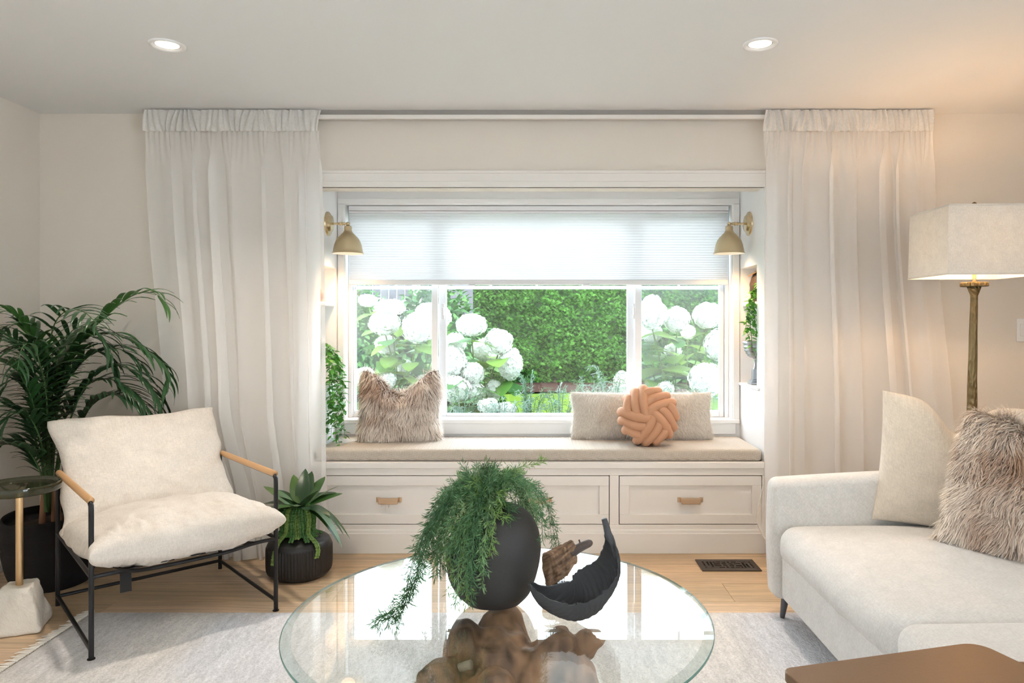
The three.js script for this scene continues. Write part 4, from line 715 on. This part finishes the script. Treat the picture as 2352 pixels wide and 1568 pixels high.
{ // black leaf bowl
  const sp = [[1214, 1352], [1236, 1392], [1278, 1420], [1325, 1430], [1367, 1414], [1400, 1376], [1419, 1336], [1422, 1300], [1413, 1264], [1397, 1236]].map(([x, y]) => at(x, y, 2.06));
  const low = Math.min(...sp.map((p) => p.y)), lift = TY + 0.006 - low; sp.forEach((p) => { p.y += lift; });
  const t = thing('leaf_bowl', 'curled black leaf-shaped bowl with a stem, standing on the glass table', 'bowl'), c = new THREE.CatmullRomCurve3(sp);
  const S = (u, v) => {
    const p = c.getPointAt(v), tg = c.getTangentAt(v), N = V(-tg.y, tg.x, 0).normalize(), s = u * 2 - 1, e = Math.pow(Math.sin(Math.PI * clamp(v * 0.965 + 0.012, 0, 1)), 0.75), rim = Math.abs(s) > 0.8 ? (Math.abs(s) - 0.8) * 5 : 0;
    const jag = 0.0045 * rim * (nz(v * 22, s * 3) + 0.6 * nz(v * 50, s)), fr = s < 0 ? 0 : smoothstep(v, 0.36, 0.80), Wd = lerp(0.064, 0.026, fr) * e, Cp = (s < 0 ? 0.122 : lerp(0.086, 0.016, fr)) * e * (v > 0.6 ? lerp(1, 0.75, (v - 0.6) / 0.4) : 1), ph = s * 1.38;
    const rib = 0.0032 * Math.sin((v * 46 - Math.abs(s) * 7) * 2.9) * (1 - 0.5 * Math.abs(s)) * e + 0.002 * nz(v * 16, s * 6);
    return [p.x + N.x * (Cp * (1 - Math.cos(ph)) + rib + jag), p.y + N.y * (Cp * (1 - Math.cos(ph)) + rib + jag), p.z + Wd * Math.sin(ph) * (1 + 0.2 * (s < 0 ? 1 : 0))];
  };
  part(t, 'blade', shell(36, 150, S, 0.0055), M.bowl);
  const a = sp[9], b = sp[8]; part(t, 'stem', tube([sp[7].clone().add(V(-0.010, 0.0, -0.004)), b.clone().add(V(-0.006, 0.002, 0)), a.clone(), a.clone().add(V(-0.006, 0.024, 0)), a.clone().add(V(-0.012, 0.044, 0))], (q) => (q < 0.55 ? lerp(0.003, 0.0115, q / 0.55) : lerp(0.0115, 0.0085, (q - 0.55) / 0.45)), { rad: 14 }), M.bowl);
}
{ // driftwood on a pin stand
  const d = 2.34, q = (x, y, z = 0) => at(x, y, d).add(V(0, 0, z)), t = thing('driftwood_piece', 'weathered brown driftwood with a smooth dark knob, on a pin stand behind the leaf bowl', 'driftwood');
  const c = (a, b, ra, rb) => [a, b, ra, rb];
  const db = part(t, 'body', capsules([c(q(1266, 1287), q(1309, 1258), 0.028, 0.019), c(q(1268, 1300), q(1312, 1282), 0.030, 0.018), c(q(1266, 1320), q(1300, 1300), 0.026, 0.022), c(q(1262, 1336), q(1275, 1315), 0.014, 0.022), c(q(1254, 1280), q(1262, 1283), 0.015, 0.02)], 96, q(1283, 1298), 0.096, 0.007, 0.010, 30), M.drift);
  { const n = q(1283, 1298); grained(db.geometry, (x, y, z) => { const a = (x - n.x) * 0.84 + (y - n.y) * 0.54, e = (y - n.y) * 0.84 - (x - n.x) * 0.54; return 0.5 + 0.5 * nz(a * 14, e * 110, z * 40) + 0.35 * nz(a * 40, e * 240, z * 90) + 0.3 * nz(a * 20, e * 26, z * 20); }, C(0.085, 0.048, 0.030), C(0.43, 0.27, 0.165)); }
  part(t, 'knob', tube([q(1312, 1270), q(1330, 1258), q(1348, 1249), q(1361, 1244)], (k) => lerp(0.0165, 0.0125, k) * Math.sqrt(clamp(1 - ((k - 0.80) / 0.205) ** 2 * (k > 0.80 ? 1 : 0), 0.02, 1)), { rad: 16, seg: 40 }), M.driftDark);
  part(t, 'twig', tube([q(1331, 1252), q(1332, 1246), q(1330, 1239)], 0.0028, { rad: 8 }), M.driftDark);
  for (const x of [1291, 1296]) { const p = q(x, 1320); part(t, 'pin', tube([p, V(p.x, TY + 0.003, p.z)], 0.0013, { rad: 8 }), M.iron); }
  const b = q(1293, 1340); part(t, 'stand', bx(b.x - 0.03, b.x + 0.03, TY + 0.0006, TY + 0.006, b.z - 0.02, b.z + 0.02), M.iron);
}
{ // bronze side table at the right
  const Y = 0.56, t = thing('bronze_side_table', 'low brown bronze side table with rounded corners in front of the sofa', 'side table', [0.978, 0, -1.587], 0.250);
  const w = 0.485, l = 0.50, r = 0.035, s = new THREE.Shape(); s.moveTo(-w + r * 0.6, 0); s.lineTo(-r, 0); s.quadraticCurveTo(0.004, 0, 0.012, -r); s.lineTo(0.05, -l); s.lineTo(-w, -l); s.lineTo(-w, -r * 0.6); s.quadraticCurveTo(-w, 0, -w + r * 0.6, 0);
  const g = new THREE.ExtrudeGeometry(s, { depth: 0.016, bevelEnabled: true, bevelSize: 0.003, bevelThickness: 0.003, bevelSegments: 3, curveSegments: 16 }); g.rotateX(-Math.PI / 2); part(t, 'top', metricUV(g), M.table, 0, Y - 0.019, 0);
  for (const [x, z] of [[-w + 0.02, 0.025], [-0.03, 0.025], [-w + 0.02, l - 0.03], [-0.01, l - 0.03]]) part(t, 'leg', bx(x - 0.008, x + 0.008, 0.012, Y - 0.02, z - 0.008, z + 0.008), M.iron);
  const u = thing('wooden_tray', 'flat brown tray lying on the near sofa seat beside the bronze table', 'tray', [1.36, 0.452, -1.50]);
  part(u, 'board', bx(-0.225, 0.22, 0, 0.020, -0.185, 0.20, 0.005), M.table);
  for (const z of [-0.17, 0.185]) part(u, 'rim', bx(-0.215, 0.21, 0.018, 0.024, z - 0.004, z + 0.004, 0.002), M.table);
}

// ------------------------------------------------------------------ niche shelves
function ivy(name, label, pot, strands, seed) {
  const t = thing(name, label, 'plant', pot); reseed(seed);
  part(t, 'pot', lathe([[0, 0], [0.035, 0], [0.048, 0.07], [0.050, 0.085], [0.044, 0.085], [0, 0.075]], 28), M.white);
  const ms = [leafM(C(0.095, 0.34, 0.045), 0.35, 0.35), leafM(C(0.15, 0.44, 0.06), 0.38, 0.4), leafM(C(0.075, 0.24, 0.07), 0.33, 0.3)], more = [], lg = leafBlade(0.042, 0.022, { droop: 0.3, fold: 0.25, n: 5 }), stem = std(C(0.07, 0.13, 0.04), 0.6);
  for (const pts of strands) {
    const p3 = pts.map((p) => V(...p)), c = new THREE.CatmullRomCurve3(p3), n = Math.round(c.getLength() / 0.0145);
    part(t, 'vine', tube(p3, 0.0011, { rad: 5, seg: 24 }), stem);
    for (let i = 1; i <= n; i++) { const p = c.getPointAt(i / n), a = rr(0, 6.28), single = i % 2 === 0 && t.children.length < 300, o = single ? part(t, 'leaf', lg, ms[Math.floor(rnd() * 3)]) : new THREE.Object3D(); place(o, p, V(Math.cos(a), rr(-0.75, 0.25), Math.sin(a) * 0.8 + 0.25), rr(-0.5, 0.5)); o.scale.setScalar(rr(0.7, 1.15)); if (!single) { o.updateMatrix(); more.push(moved(lg, o.matrix)); } }
  }
  part(t, 'leaves', more, ms[0]).userData.kind = 'stuff';
}
{
  reseed(71); const L = [], R = [];
  for (let i = 0; i < 13; i++) { const z = rr(-0.10, 0.12), x = rr(0.085, 0.185), b = -[0.20, 0.26, 0.33, 0.30, 0.24, 0.16, 0.30, 0.21, 0.10, 0.31, 0.33, 0.18, 0.05][i]; L.push([[0, 0.08, 0], [0.06, 0.20 + rr(-0.02, 0.06), z * 0.5], [0.09 + x * 0.25, 0.17, z], [0.05 + x * 0.75, 0.02, z + 0.02], [0.05 + x * 0.75 + rr(-0.015, 0.02), b * 0.5, z + 0.03], [0.055 + x * 0.8 + rr(-0.02, 0.03), b, z + 0.04]]); }
  ivy('trailing_ivy', 'lush green trailing vine hanging from the left niche shelf down to the bench cushion', [-1.345, 0.9085, -4.20], L, 72);
  for (let i = 0; i < 6; i++) { const z = rr(-0.06, 0.08), x = rr(-0.03, 0.035), b = -[0.30, 0.22, 0.33, 0.18, 0.27, 0.12][i]; R.push([[0, 0.08, 0], [-0.035, 0.115, z], [-0.085 - x * 0.4, 0.06, z + 0.02], [-0.098 - x, -0.08, z + 0.02], [-0.095 - x + rr(-0.02, 0.02), b * 0.7, z + 0.03], [-0.09 - x, b, z + 0.03]]); }
  ivy('trailing_ivy', 'thin green trailing vine hanging from the upper right niche shelf over the silver urn', [1.352, 1.4025, -4.15], R, 73);
}
{
  const t = thing('carved_wood', 'curved dark carved wood piece on the upper right niche shelf', 'ornament', [1.330, 1.403, -4.275], 0.5);
  const S = (u, v) => { const a = lerp(-1.5, 1.5, u), w = 0.050 * Math.sin(Math.PI * lerp(0.14, 0.97, v)) + 0.006 * nz(u * 4, v * 6); return [-Math.cos(a) * w * 0.8 - 0.02 * (v - 0.5), 0.001 + 0.185 * v + 0.01 * Math.cos(a) * 0, Math.sin(a) * w]; };
  part(t, 'bark', shell(14, 24, S, 0.012), M.carved);
  part(t, 'cut_face', shell(10, 10, (u, v) => [lerp(-0.045, 0.01, u), 0.155 + 0.025 * v + 0.012 * Math.sin(u * 3), lerp(-0.035, 0.035, v)], 0.006), M.carvedLight);
}
{
  const t = thing('silver_urn', 'silver footed urn with ribbed bowl on the right niche ledge', 'urn', [1.302, 0.909, -4.225]);
  part(t, 'foot', [bx(-0.040, 0.040, 0, 0.016, -0.040, 0.040, 0.003), bx(-0.030, 0.030, 0.014, 0.030, -0.030, 0.030, 0.004), bx(-0.022, 0.022, 0.028, 0.092, -0.022, 0.022, 0.004)], M.pewter);
  part(t, 'stem', lathe([[0.018, 0.09], [0.012, 0.105], [0.008, 0.13], [0.010, 0.15], [0.022, 0.158]], 28), M.pewter);
  const pr = [[0, 0.155]]; for (let i = 0; i <= 24; i++) { const q = i / 24; pr.push([0.018 + 0.056 * Math.sin(q * 1.5) + (i % 4 < 2 ? 0.0016 : -0.0012), 0.158 + 0.085 * (1 - Math.cos(q * 1.45)) / 0.88]); } pr.push([0.078, 0.258], [0.070, 0.258], [0.05, 0.215], [0, 0.185]);
  part(t, 'bowl', lathe(pr, 40), M.pewter);
}
{
  const t = thing('amber_ornament', 'small amber-brown ornament on the upper left niche shelf', 'ornament', [-1.291, 1.4025, -4.16]);
  part(t, 'body', lathe([[0, 0], [0.014, 0], [0.021, 0.012], [0.024, 0.03], [0.018, 0.048], [0.009, 0.058], [0.008, 0.066]], 28), std(C(0.42, 0.15, 0.04), 0.35)); part(t, 'cap', lathe([[0, 0.078], [0.007, 0.076], [0.010, 0.07], [0.009, 0.064], [0, 0.064]], 20), std(C(0.30, 0.11, 0.04), 0.4));
}

// ------------------------------------------------------------------ the garden
struct('ground', (() => { const g = grid(40, 60, (u, v) => { const x = lerp(-14, 14, u), z = lerp(-4.6, -26, v); return [x, -0.06 + 0.03 * nz(x * 0.4, z * 0.4), z]; }); return g; })(), phy({ color: C(0.065, 0.105, 0.016), roughness: 1, specularIntensity: 0 }));
struct('ground_mulch', grid(30, 8, (u, v) => [lerp(-3, 7, u), -0.02 + 0.06 * Math.sin(v * Math.PI) + 0.02 * nz(u * 60, v * 8), lerp(-13.2, -15.2, v)]), phy({ color: C(0.035, 0.020, 0.016), roughness: 1, specularIntensity: 0 }), 'brown mulch strip at the foot of the hedge');
function instanced(parent, name, g, m, n, f) {
  const o = new THREE.InstancedMesh(g, m, n), mt = new THREE.Matrix4(), q = new THREE.Object3D(), c = new THREE.Color();
  for (let i = 0; i < n; i++) { f(q, c, i); q.updateMatrix(); o.setMatrixAt(i, q.matrix); o.setColorAt(i, c); }
  void mt; o.name = name; o.userData.kind = 'stuff'; shadowed(o); parent.add(o); return o;
}
const spray = (() => { const l = [], b = leafBlade(1, 0.16, { droop: 0.3, n: 2, fold: 0.1 }); for (const [a, s, k] of [[0, 1, 0], [0.6, 0.8, 0.25], [-0.6, 0.8, 0.25], [1.0, 0.55, 0.1], [-1.0, 0.55, 0.1], [0.3, 0.6, 0.55], [-0.3, 0.6, 0.55]]) { const o = new THREE.Object3D(); o.rotation.y = a; o.position.x = k; o.scale.setScalar(s); o.updateMatrix(); l.push(moved(b, o.matrix)); } return join(l); })();
const foliageM = phy({ color: C(1, 1, 1), roughness: 0.7, transmission: 0.3, thickness: 0, side: THREE.DoubleSide, specularIntensity: 0.1 });
{
  const t = thing('cedar_hedge', 'tall clipped green cedar hedge across the back of the garden', 'hedge', [2.3, 0, -14.9]); reseed(81);
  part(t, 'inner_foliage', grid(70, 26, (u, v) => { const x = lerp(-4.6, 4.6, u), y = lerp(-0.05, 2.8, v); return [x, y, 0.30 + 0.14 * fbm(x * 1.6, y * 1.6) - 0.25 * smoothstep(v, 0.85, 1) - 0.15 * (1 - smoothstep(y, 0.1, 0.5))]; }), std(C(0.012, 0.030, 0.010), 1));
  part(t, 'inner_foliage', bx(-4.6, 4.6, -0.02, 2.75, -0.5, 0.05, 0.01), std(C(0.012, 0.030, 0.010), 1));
  for (let i = 0; i < 12; i++) part(t, 'trunk', tube([V(-4.3 + i * 0.78, -0.05, 0.1), V(-4.3 + i * 0.78 + rr(-0.1, 0.1), 0.6, 0.05)], 0.05, { rad: 8 }), std(C(0.10, 0.07, 0.05), 1));
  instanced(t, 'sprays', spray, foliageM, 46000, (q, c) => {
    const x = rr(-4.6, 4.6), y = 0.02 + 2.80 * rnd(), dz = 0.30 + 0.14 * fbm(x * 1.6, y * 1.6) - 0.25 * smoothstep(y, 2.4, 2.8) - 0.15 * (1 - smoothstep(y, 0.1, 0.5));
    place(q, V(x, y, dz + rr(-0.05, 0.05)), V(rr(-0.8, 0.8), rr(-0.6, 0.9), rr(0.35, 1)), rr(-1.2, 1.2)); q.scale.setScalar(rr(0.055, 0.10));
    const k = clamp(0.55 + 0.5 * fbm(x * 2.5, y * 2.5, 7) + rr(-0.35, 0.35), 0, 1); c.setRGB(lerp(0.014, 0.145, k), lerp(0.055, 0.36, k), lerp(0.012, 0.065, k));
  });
}
function shrub(label, c, r, n, seed, tone) {
  const t = thing('garden_shrub', label, 'shrub', c); reseed(seed);
  const g = new THREE.IcosahedronGeometry(1, 4), p = g.attributes.position; for (let i = 0; i < p.count; i++) { const v = V(p.getX(i), p.getY(i), p.getZ(i)), k = 0.86 + 0.14 * fbm(v.x * 2, v.y * 2, v.z * 2); p.setXYZ(i, v.x * r[0] * k, v.y * r[1] * k, v.z * r[2] * k); } g.computeVertexNormals();
  part(t, 'inner_foliage', g, std(C(0.02, 0.05, 0.018), 1));
  part(t, 'trunk', tube([V(0, -c[1] - 0.08, 0), V(0, 0, 0)], 0.05), std(C(0.10, 0.07, 0.05), 1));
  instanced(t, 'leaves', leafBlade(1, 0.42, { droop: 0.4, n: 4, fold: 0.2 }), foliageM, n, (q, col) => { const a = rr(0, 6.28), h = rr(-0.9, 1), s = Math.sqrt(1 - h * h), v = V(Math.cos(a) * s, h, Math.sin(a) * s), k = 0.88 + 0.22 * rnd() + 0.12 * fbm(v.x * 2, v.y * 2, v.z * 2); place(q, V(v.x * r[0] * k, v.y * r[1] * k, v.z * r[2] * k), v.clone().add(V(rr(-0.7, 0.7), rr(-0.9, 0.4), rr(-0.7, 0.7))), rr(-0.8, 0.8)); q.scale.setScalar(rr(0.09, 0.15)); const f = rnd(); col.setRGB(lerp(0.03, 0.085, f) * tone, lerp(0.09, 0.19, f) * tone, lerp(0.03, 0.055, f) * tone); });
}
shrub('loose mid-green broadleaf shrub behind the left hydrangea, at the left window edge', [-2.75, 0.75, -10.2], [0.75, 0.95, 0.6], 2600, 91, 1.1);
shrub('bushy green shrub between the grey fence and the clipped hedge', [-1.55, 0.80, -10.6], [0.72, 0.98, 0.6], 2600, 92, 0.95);
{
  const t = thing('board_fence', 'weathered grey board fence behind the shrubs on the left of the garden', 'fence', [0, 0, -13.2]); reseed(95);
  const fm = [0, 1, 2].map((k) => std(C(0.10 - 0.016 * k, 0.10 - 0.018 * k, 0.11 - 0.014 * k), 0.9, { map: at2(linenColor, 0.3, 3) }));
  for (let i = 0; i < 17; i++) part(t, 'board', bx(-4.9 + i * 0.15, -4.9 + i * 0.15 + 0.143, -0.05, 2.5 + rr(0, 0.03), -0.012 + rr(-0.004, 0.004), 0.012), fm[Math.floor(rnd() * 3)]);
  part(t, 'rail', bx(-4.9, -2.3, 1.2, 1.29, -0.06, -0.012), fm[1]); part(t, 'rail', bx(-4.9, -2.3, 2.2, 2.29, -0.06, -0.012), fm[1]);
  const u = thing('garden_shed', 'dark grey shed with a pale corner post beyond the bushy shrub', 'shed', [-1.95, 0, -12.9]);
  part(u, 'corner_post', bx(-0.33, -0.19, -0.05, 2.3, 0, 0.14), std(C(0.62, 0.60, 0.56), 0.7)); for (let i = 0; i < 16; i++) part(u, 'siding', bx(-0.19, 0.75, -0.05 + i * 0.15, 0.10 + i * 0.15, -0.02, 0.03 + 0.006 * (i % 2)), std(C(0.075, 0.07, 0.085), 0.8));
  part(u, 'roof', bx(-0.45, 0.9, 2.3, 2.36, -0.6, 0.3), std(C(0.12, 0.12, 0.13), 0.8));
  const v = thing('garden_box', 'white garden storage box with a grey lid beyond the left shrub', 'storage box', [-2.9, 0, -12.2]);
  part(v, 'body', bx(-0.34, 0.20, -0.05, 1.70, -0.3, 0.3, 0.03), std(C(0.72, 0.72, 0.72), 0.7)); part(v, 'lid', bx(0.18, 0.62, 1.30, 1.66, -0.3, 0.3, 0.02), std(C(0.20, 0.20, 0.22), 0.6));
}
const floret = (() => { const l = []; for (let i = 0; i < 4; i++) { const o = new THREE.Object3D(); o.rotation.y = i * Math.PI / 2; o.updateMatrix(); l.push(moved(leafBlade(0.5, 0.42, { n: 2, droop: -0.2, base: 0.2 }), o.matrix)); } return join(l); })();
const petalM = phy({ color: C(0.68, 0.71, 0.66), roughness: 0.8, transmission: 0.25, thickness: 0, side: THREE.DoubleSide, specularIntensity: 0.2 }), petalCore = std(C(0.62, 0.68, 0.56), 1);
const hLeaf = leafBlade(0.185, 0.14, { droop: 0.35, fold: 0.14, n: 8, tip: 1.15, base: 0.12 }), hMats = [C(0.105, 0.235, 0.045), C(0.16, 0.295, 0.05), C(0.075, 0.185, 0.062), C(0.19, 0.31, 0.065)].map((c) => leafM(c, 0.7, 0.4)); hMats.forEach((m) => { m.specularIntensity = 0.12; });
function hydrangea(label, foot, blooms, seed) {
  const t = thing('hydrangea', label, 'flowering shrub', foot, 0, 'white hydrangeas outside the window'), O = V(...foot); reseed(seed);
  const stemM = std(C(0.08, 0.13, 0.03), 0.8);
  for (const [px, py, w, h, d] of blooms) {
    const c = at(px, py, d).sub(O), rx = w / 2 * d / F, ry = h / 2 * d / F, list = [], core = new THREE.IcosahedronGeometry(1, 2); core.scale(rx * 0.80, ry * 0.80, rx * 0.80); list.push(core);
    const n = Math.round(clamp(w * h / 14, 90, 330)), fl = [];
    for (let i = 0; i < n; i++) { const y = 1 - 2 * (i + 0.5) / n, a = i * 2.399963, s = Math.sqrt(1 - y * y), v0 = fbm(Math.cos(a) * s * 2.2 + px, y * 2.2, Math.sin(a) * s * 2.2 + py, 2), k = 0.90 + 0.16 * rnd() + 0.16 * v0, v = V(Math.cos(a) * s, y, Math.sin(a) * s), p = V(v.x * rx * k, v.y * ry * k, v.z * rx * k), X = V(rr(-1, 1), rr(-1, 1), rr(-1, 1)).cross(v).normalize(), Z = X.clone().cross(v).normalize(), m = new THREE.Matrix4().makeBasis(X, v, Z).scale(V(1, 1, 1).multiplyScalar(rr(0.036, 0.052))).setPosition(p); fl.push(moved(floret, m)); }
    const b = part(t, 'bloom', fl, petalM, c.x, c.y, c.z); part(b, 'core', core, petalCore);
    const ft = V(rr(-0.12, 0.12), 0, rr(-0.1, 0.1)), mid = V(lerp(ft.x, c.x, 0.5) + rr(-0.03, 0.03), c.y * 0.55, lerp(ft.z, c.z, 0.5)), top = c.clone().add(V(0, -ry * 0.7, 0)), pts = [ft, mid, top], cv = new THREE.CatmullRomCurve3(pts);
    part(t, 'stem', tube(pts, 0.005, { rad: 6, seg: 14 }), stemM);
    for (let k = 0; k < 6; k++) { const q = 0.94 - k * 0.105, p = cv.getPointAt(q), a0 = rr(0, 6.28); for (const s of [0, Math.PI]) { const o = part(t, 'leaf', hLeaf, hMats[Math.floor(rnd() * 4)]), a = a0 + s; place(o, p, V(Math.cos(a), rr(-0.25, 0.35), Math.sin(a)), rr(-0.3, 0.3)); o.scale.setScalar(rr(0.8, 1.35)); } }
  }
}
hydrangea('white hydrangea bush filling the left window pane behind the eared fur pillow', [-1.08, -0.05, -5.65], [[896, 706, 66, 34, 5.5], [883, 742, 66, 52, 5.45], [888, 792, 52, 40, 5.6], [962, 752, 74, 66, 5.4], [985, 714, 54, 34, 5.7], [1012, 728, 46, 48, 5.8], [836, 866, 46, 44, 5.3], [890, 874, 38, 36, 5.4], [845, 690, 40, 26, 6.2], [975, 880, 40, 40, 5.6], [930, 842, 34, 30, 5.7]], 101);
hydrangea('white hydrangea bush at the left of the wide middle window pane', [-0.47, -0.05, -5.6], [[1083, 746, 67, 48, 5.4], [1046, 790, 46, 48, 5.6], [1040, 832, 62, 64, 5.3], [1085, 857, 52, 46, 5.3], [1046, 892, 72, 60, 5.25], [1091, 902, 46, 44, 5.3], [1133, 896, 38, 46, 5.4], [1146, 785, 60, 56, 5.4], [1172, 836, 54, 68, 5.4], [1108, 802, 46, 46, 5.6], [1128, 826, 44, 40, 5.7], [1122, 932, 48, 30, 5.1], [1165, 940, 40, 28, 5.1]], 102);
hydrangea('white hydrangea bush filling the right window pane behind the lumbar pillow', [1.05, -0.05, -5.5], [[1496, 722, 70, 62, 5.3], [1498, 692, 38, 26, 5.5], [1555, 734, 56, 54, 5.4], [1625, 724, 64, 54, 5.4], [1650, 792, 60, 70, 5.3], [1622, 872, 78, 74, 5.1], [1432, 884, 46, 62, 5.4], [1494, 764, 50, 40, 5.5], [1545, 805, 34, 28, 5.6], [1530, 892, 34, 30, 5.3], [1580, 762, 30, 30, 5.8]], 103);
{ // feathery silver plants along the window
  const silver = [C(0.17, 0.265, 0.205), C(0.24, 0.32, 0.275), C(0.105, 0.19, 0.10)].map((c) => leafM(c, 0.9, 0.3)), barb = leafBlade(1, 0.17, { n: 2, droop: 0.4 }); silver.forEach((m) => { m.specularIntensity = 0.1; });
  let i = 0;
  for (const [px, d, hgt, label] of [[1062, 5.0, 0.90, 'feathery pale silver-green plant under the middle hydrangea'], [1150, 4.95, 0.83, 'low feathery silver plant left of the centre of the middle pane'], [1215, 5.05, 1.03, 'tall arching silver-green feathery plant in the middle pane'], [1285, 5.1, 0.92, 'feathery silver plant behind the gap between the bench pillows'], [1345, 5.05, 0.97, 'silver-green feathery plant above the left end of the lumbar pillow'], [1405, 5.0, 1.07, 'tall pale feathery plant beside the right window mullion'], [1500, 4.95, 0.92, 'silver-green feathery plant in the right pane behind the knot cushion'], [1570, 4.95, 0.93, 'feathery silver plant in the right pane behind the lumbar pillow'], [960, 5.0, 0.85, 'feathery silver-green plant in the left pane beside the fur pillow']]) {
    const f = at(px, 740, d), t = thing('feathery_plant', label, 'plant', [f.x, -0.06, -d]); reseed(200 + i); i++;
    for (let s = 0; s < 26; s++) {
      const a = rr(0, 6.28), r = rr(0.03, 0.21), h = hgt * rr(0.72, 1.0), pts = [V(0, 0, 0), V(Math.cos(a) * r * 0.25, h * 0.6, Math.sin(a) * r * 0.25), V(Math.cos(a) * r * 0.7, h * 0.95, Math.sin(a) * r * 0.7), V(Math.cos(a) * r * 1.25, h * 0.97, Math.sin(a) * r * 1.25)], c = new THREE.CatmullRomCurve3(pts), l = [tube(pts, 0.0022, { rad: 5, seg: 14 })];
      for (let j = 0; j < 84; j++) { const q = 0.30 + 0.69 * j / 84, p = c.getPointAt(q), tg = c.getTangentAt(q), sd = V(rr(-1, 1), rr(-0.4, 0.4), rr(-1, 1)).cross(tg).normalize(); l.push(moved(barb, M4(p, tg.clone().multiplyScalar(0.7).add(sd), rr(0.030, 0.075) * (1.25 - q * 0.7), rr(-1, 1)))); }
      part(t, 'stalk', l, silver[Math.floor(rnd() * 3)]);
    }
  }
}
renderer.render(scene, camera);
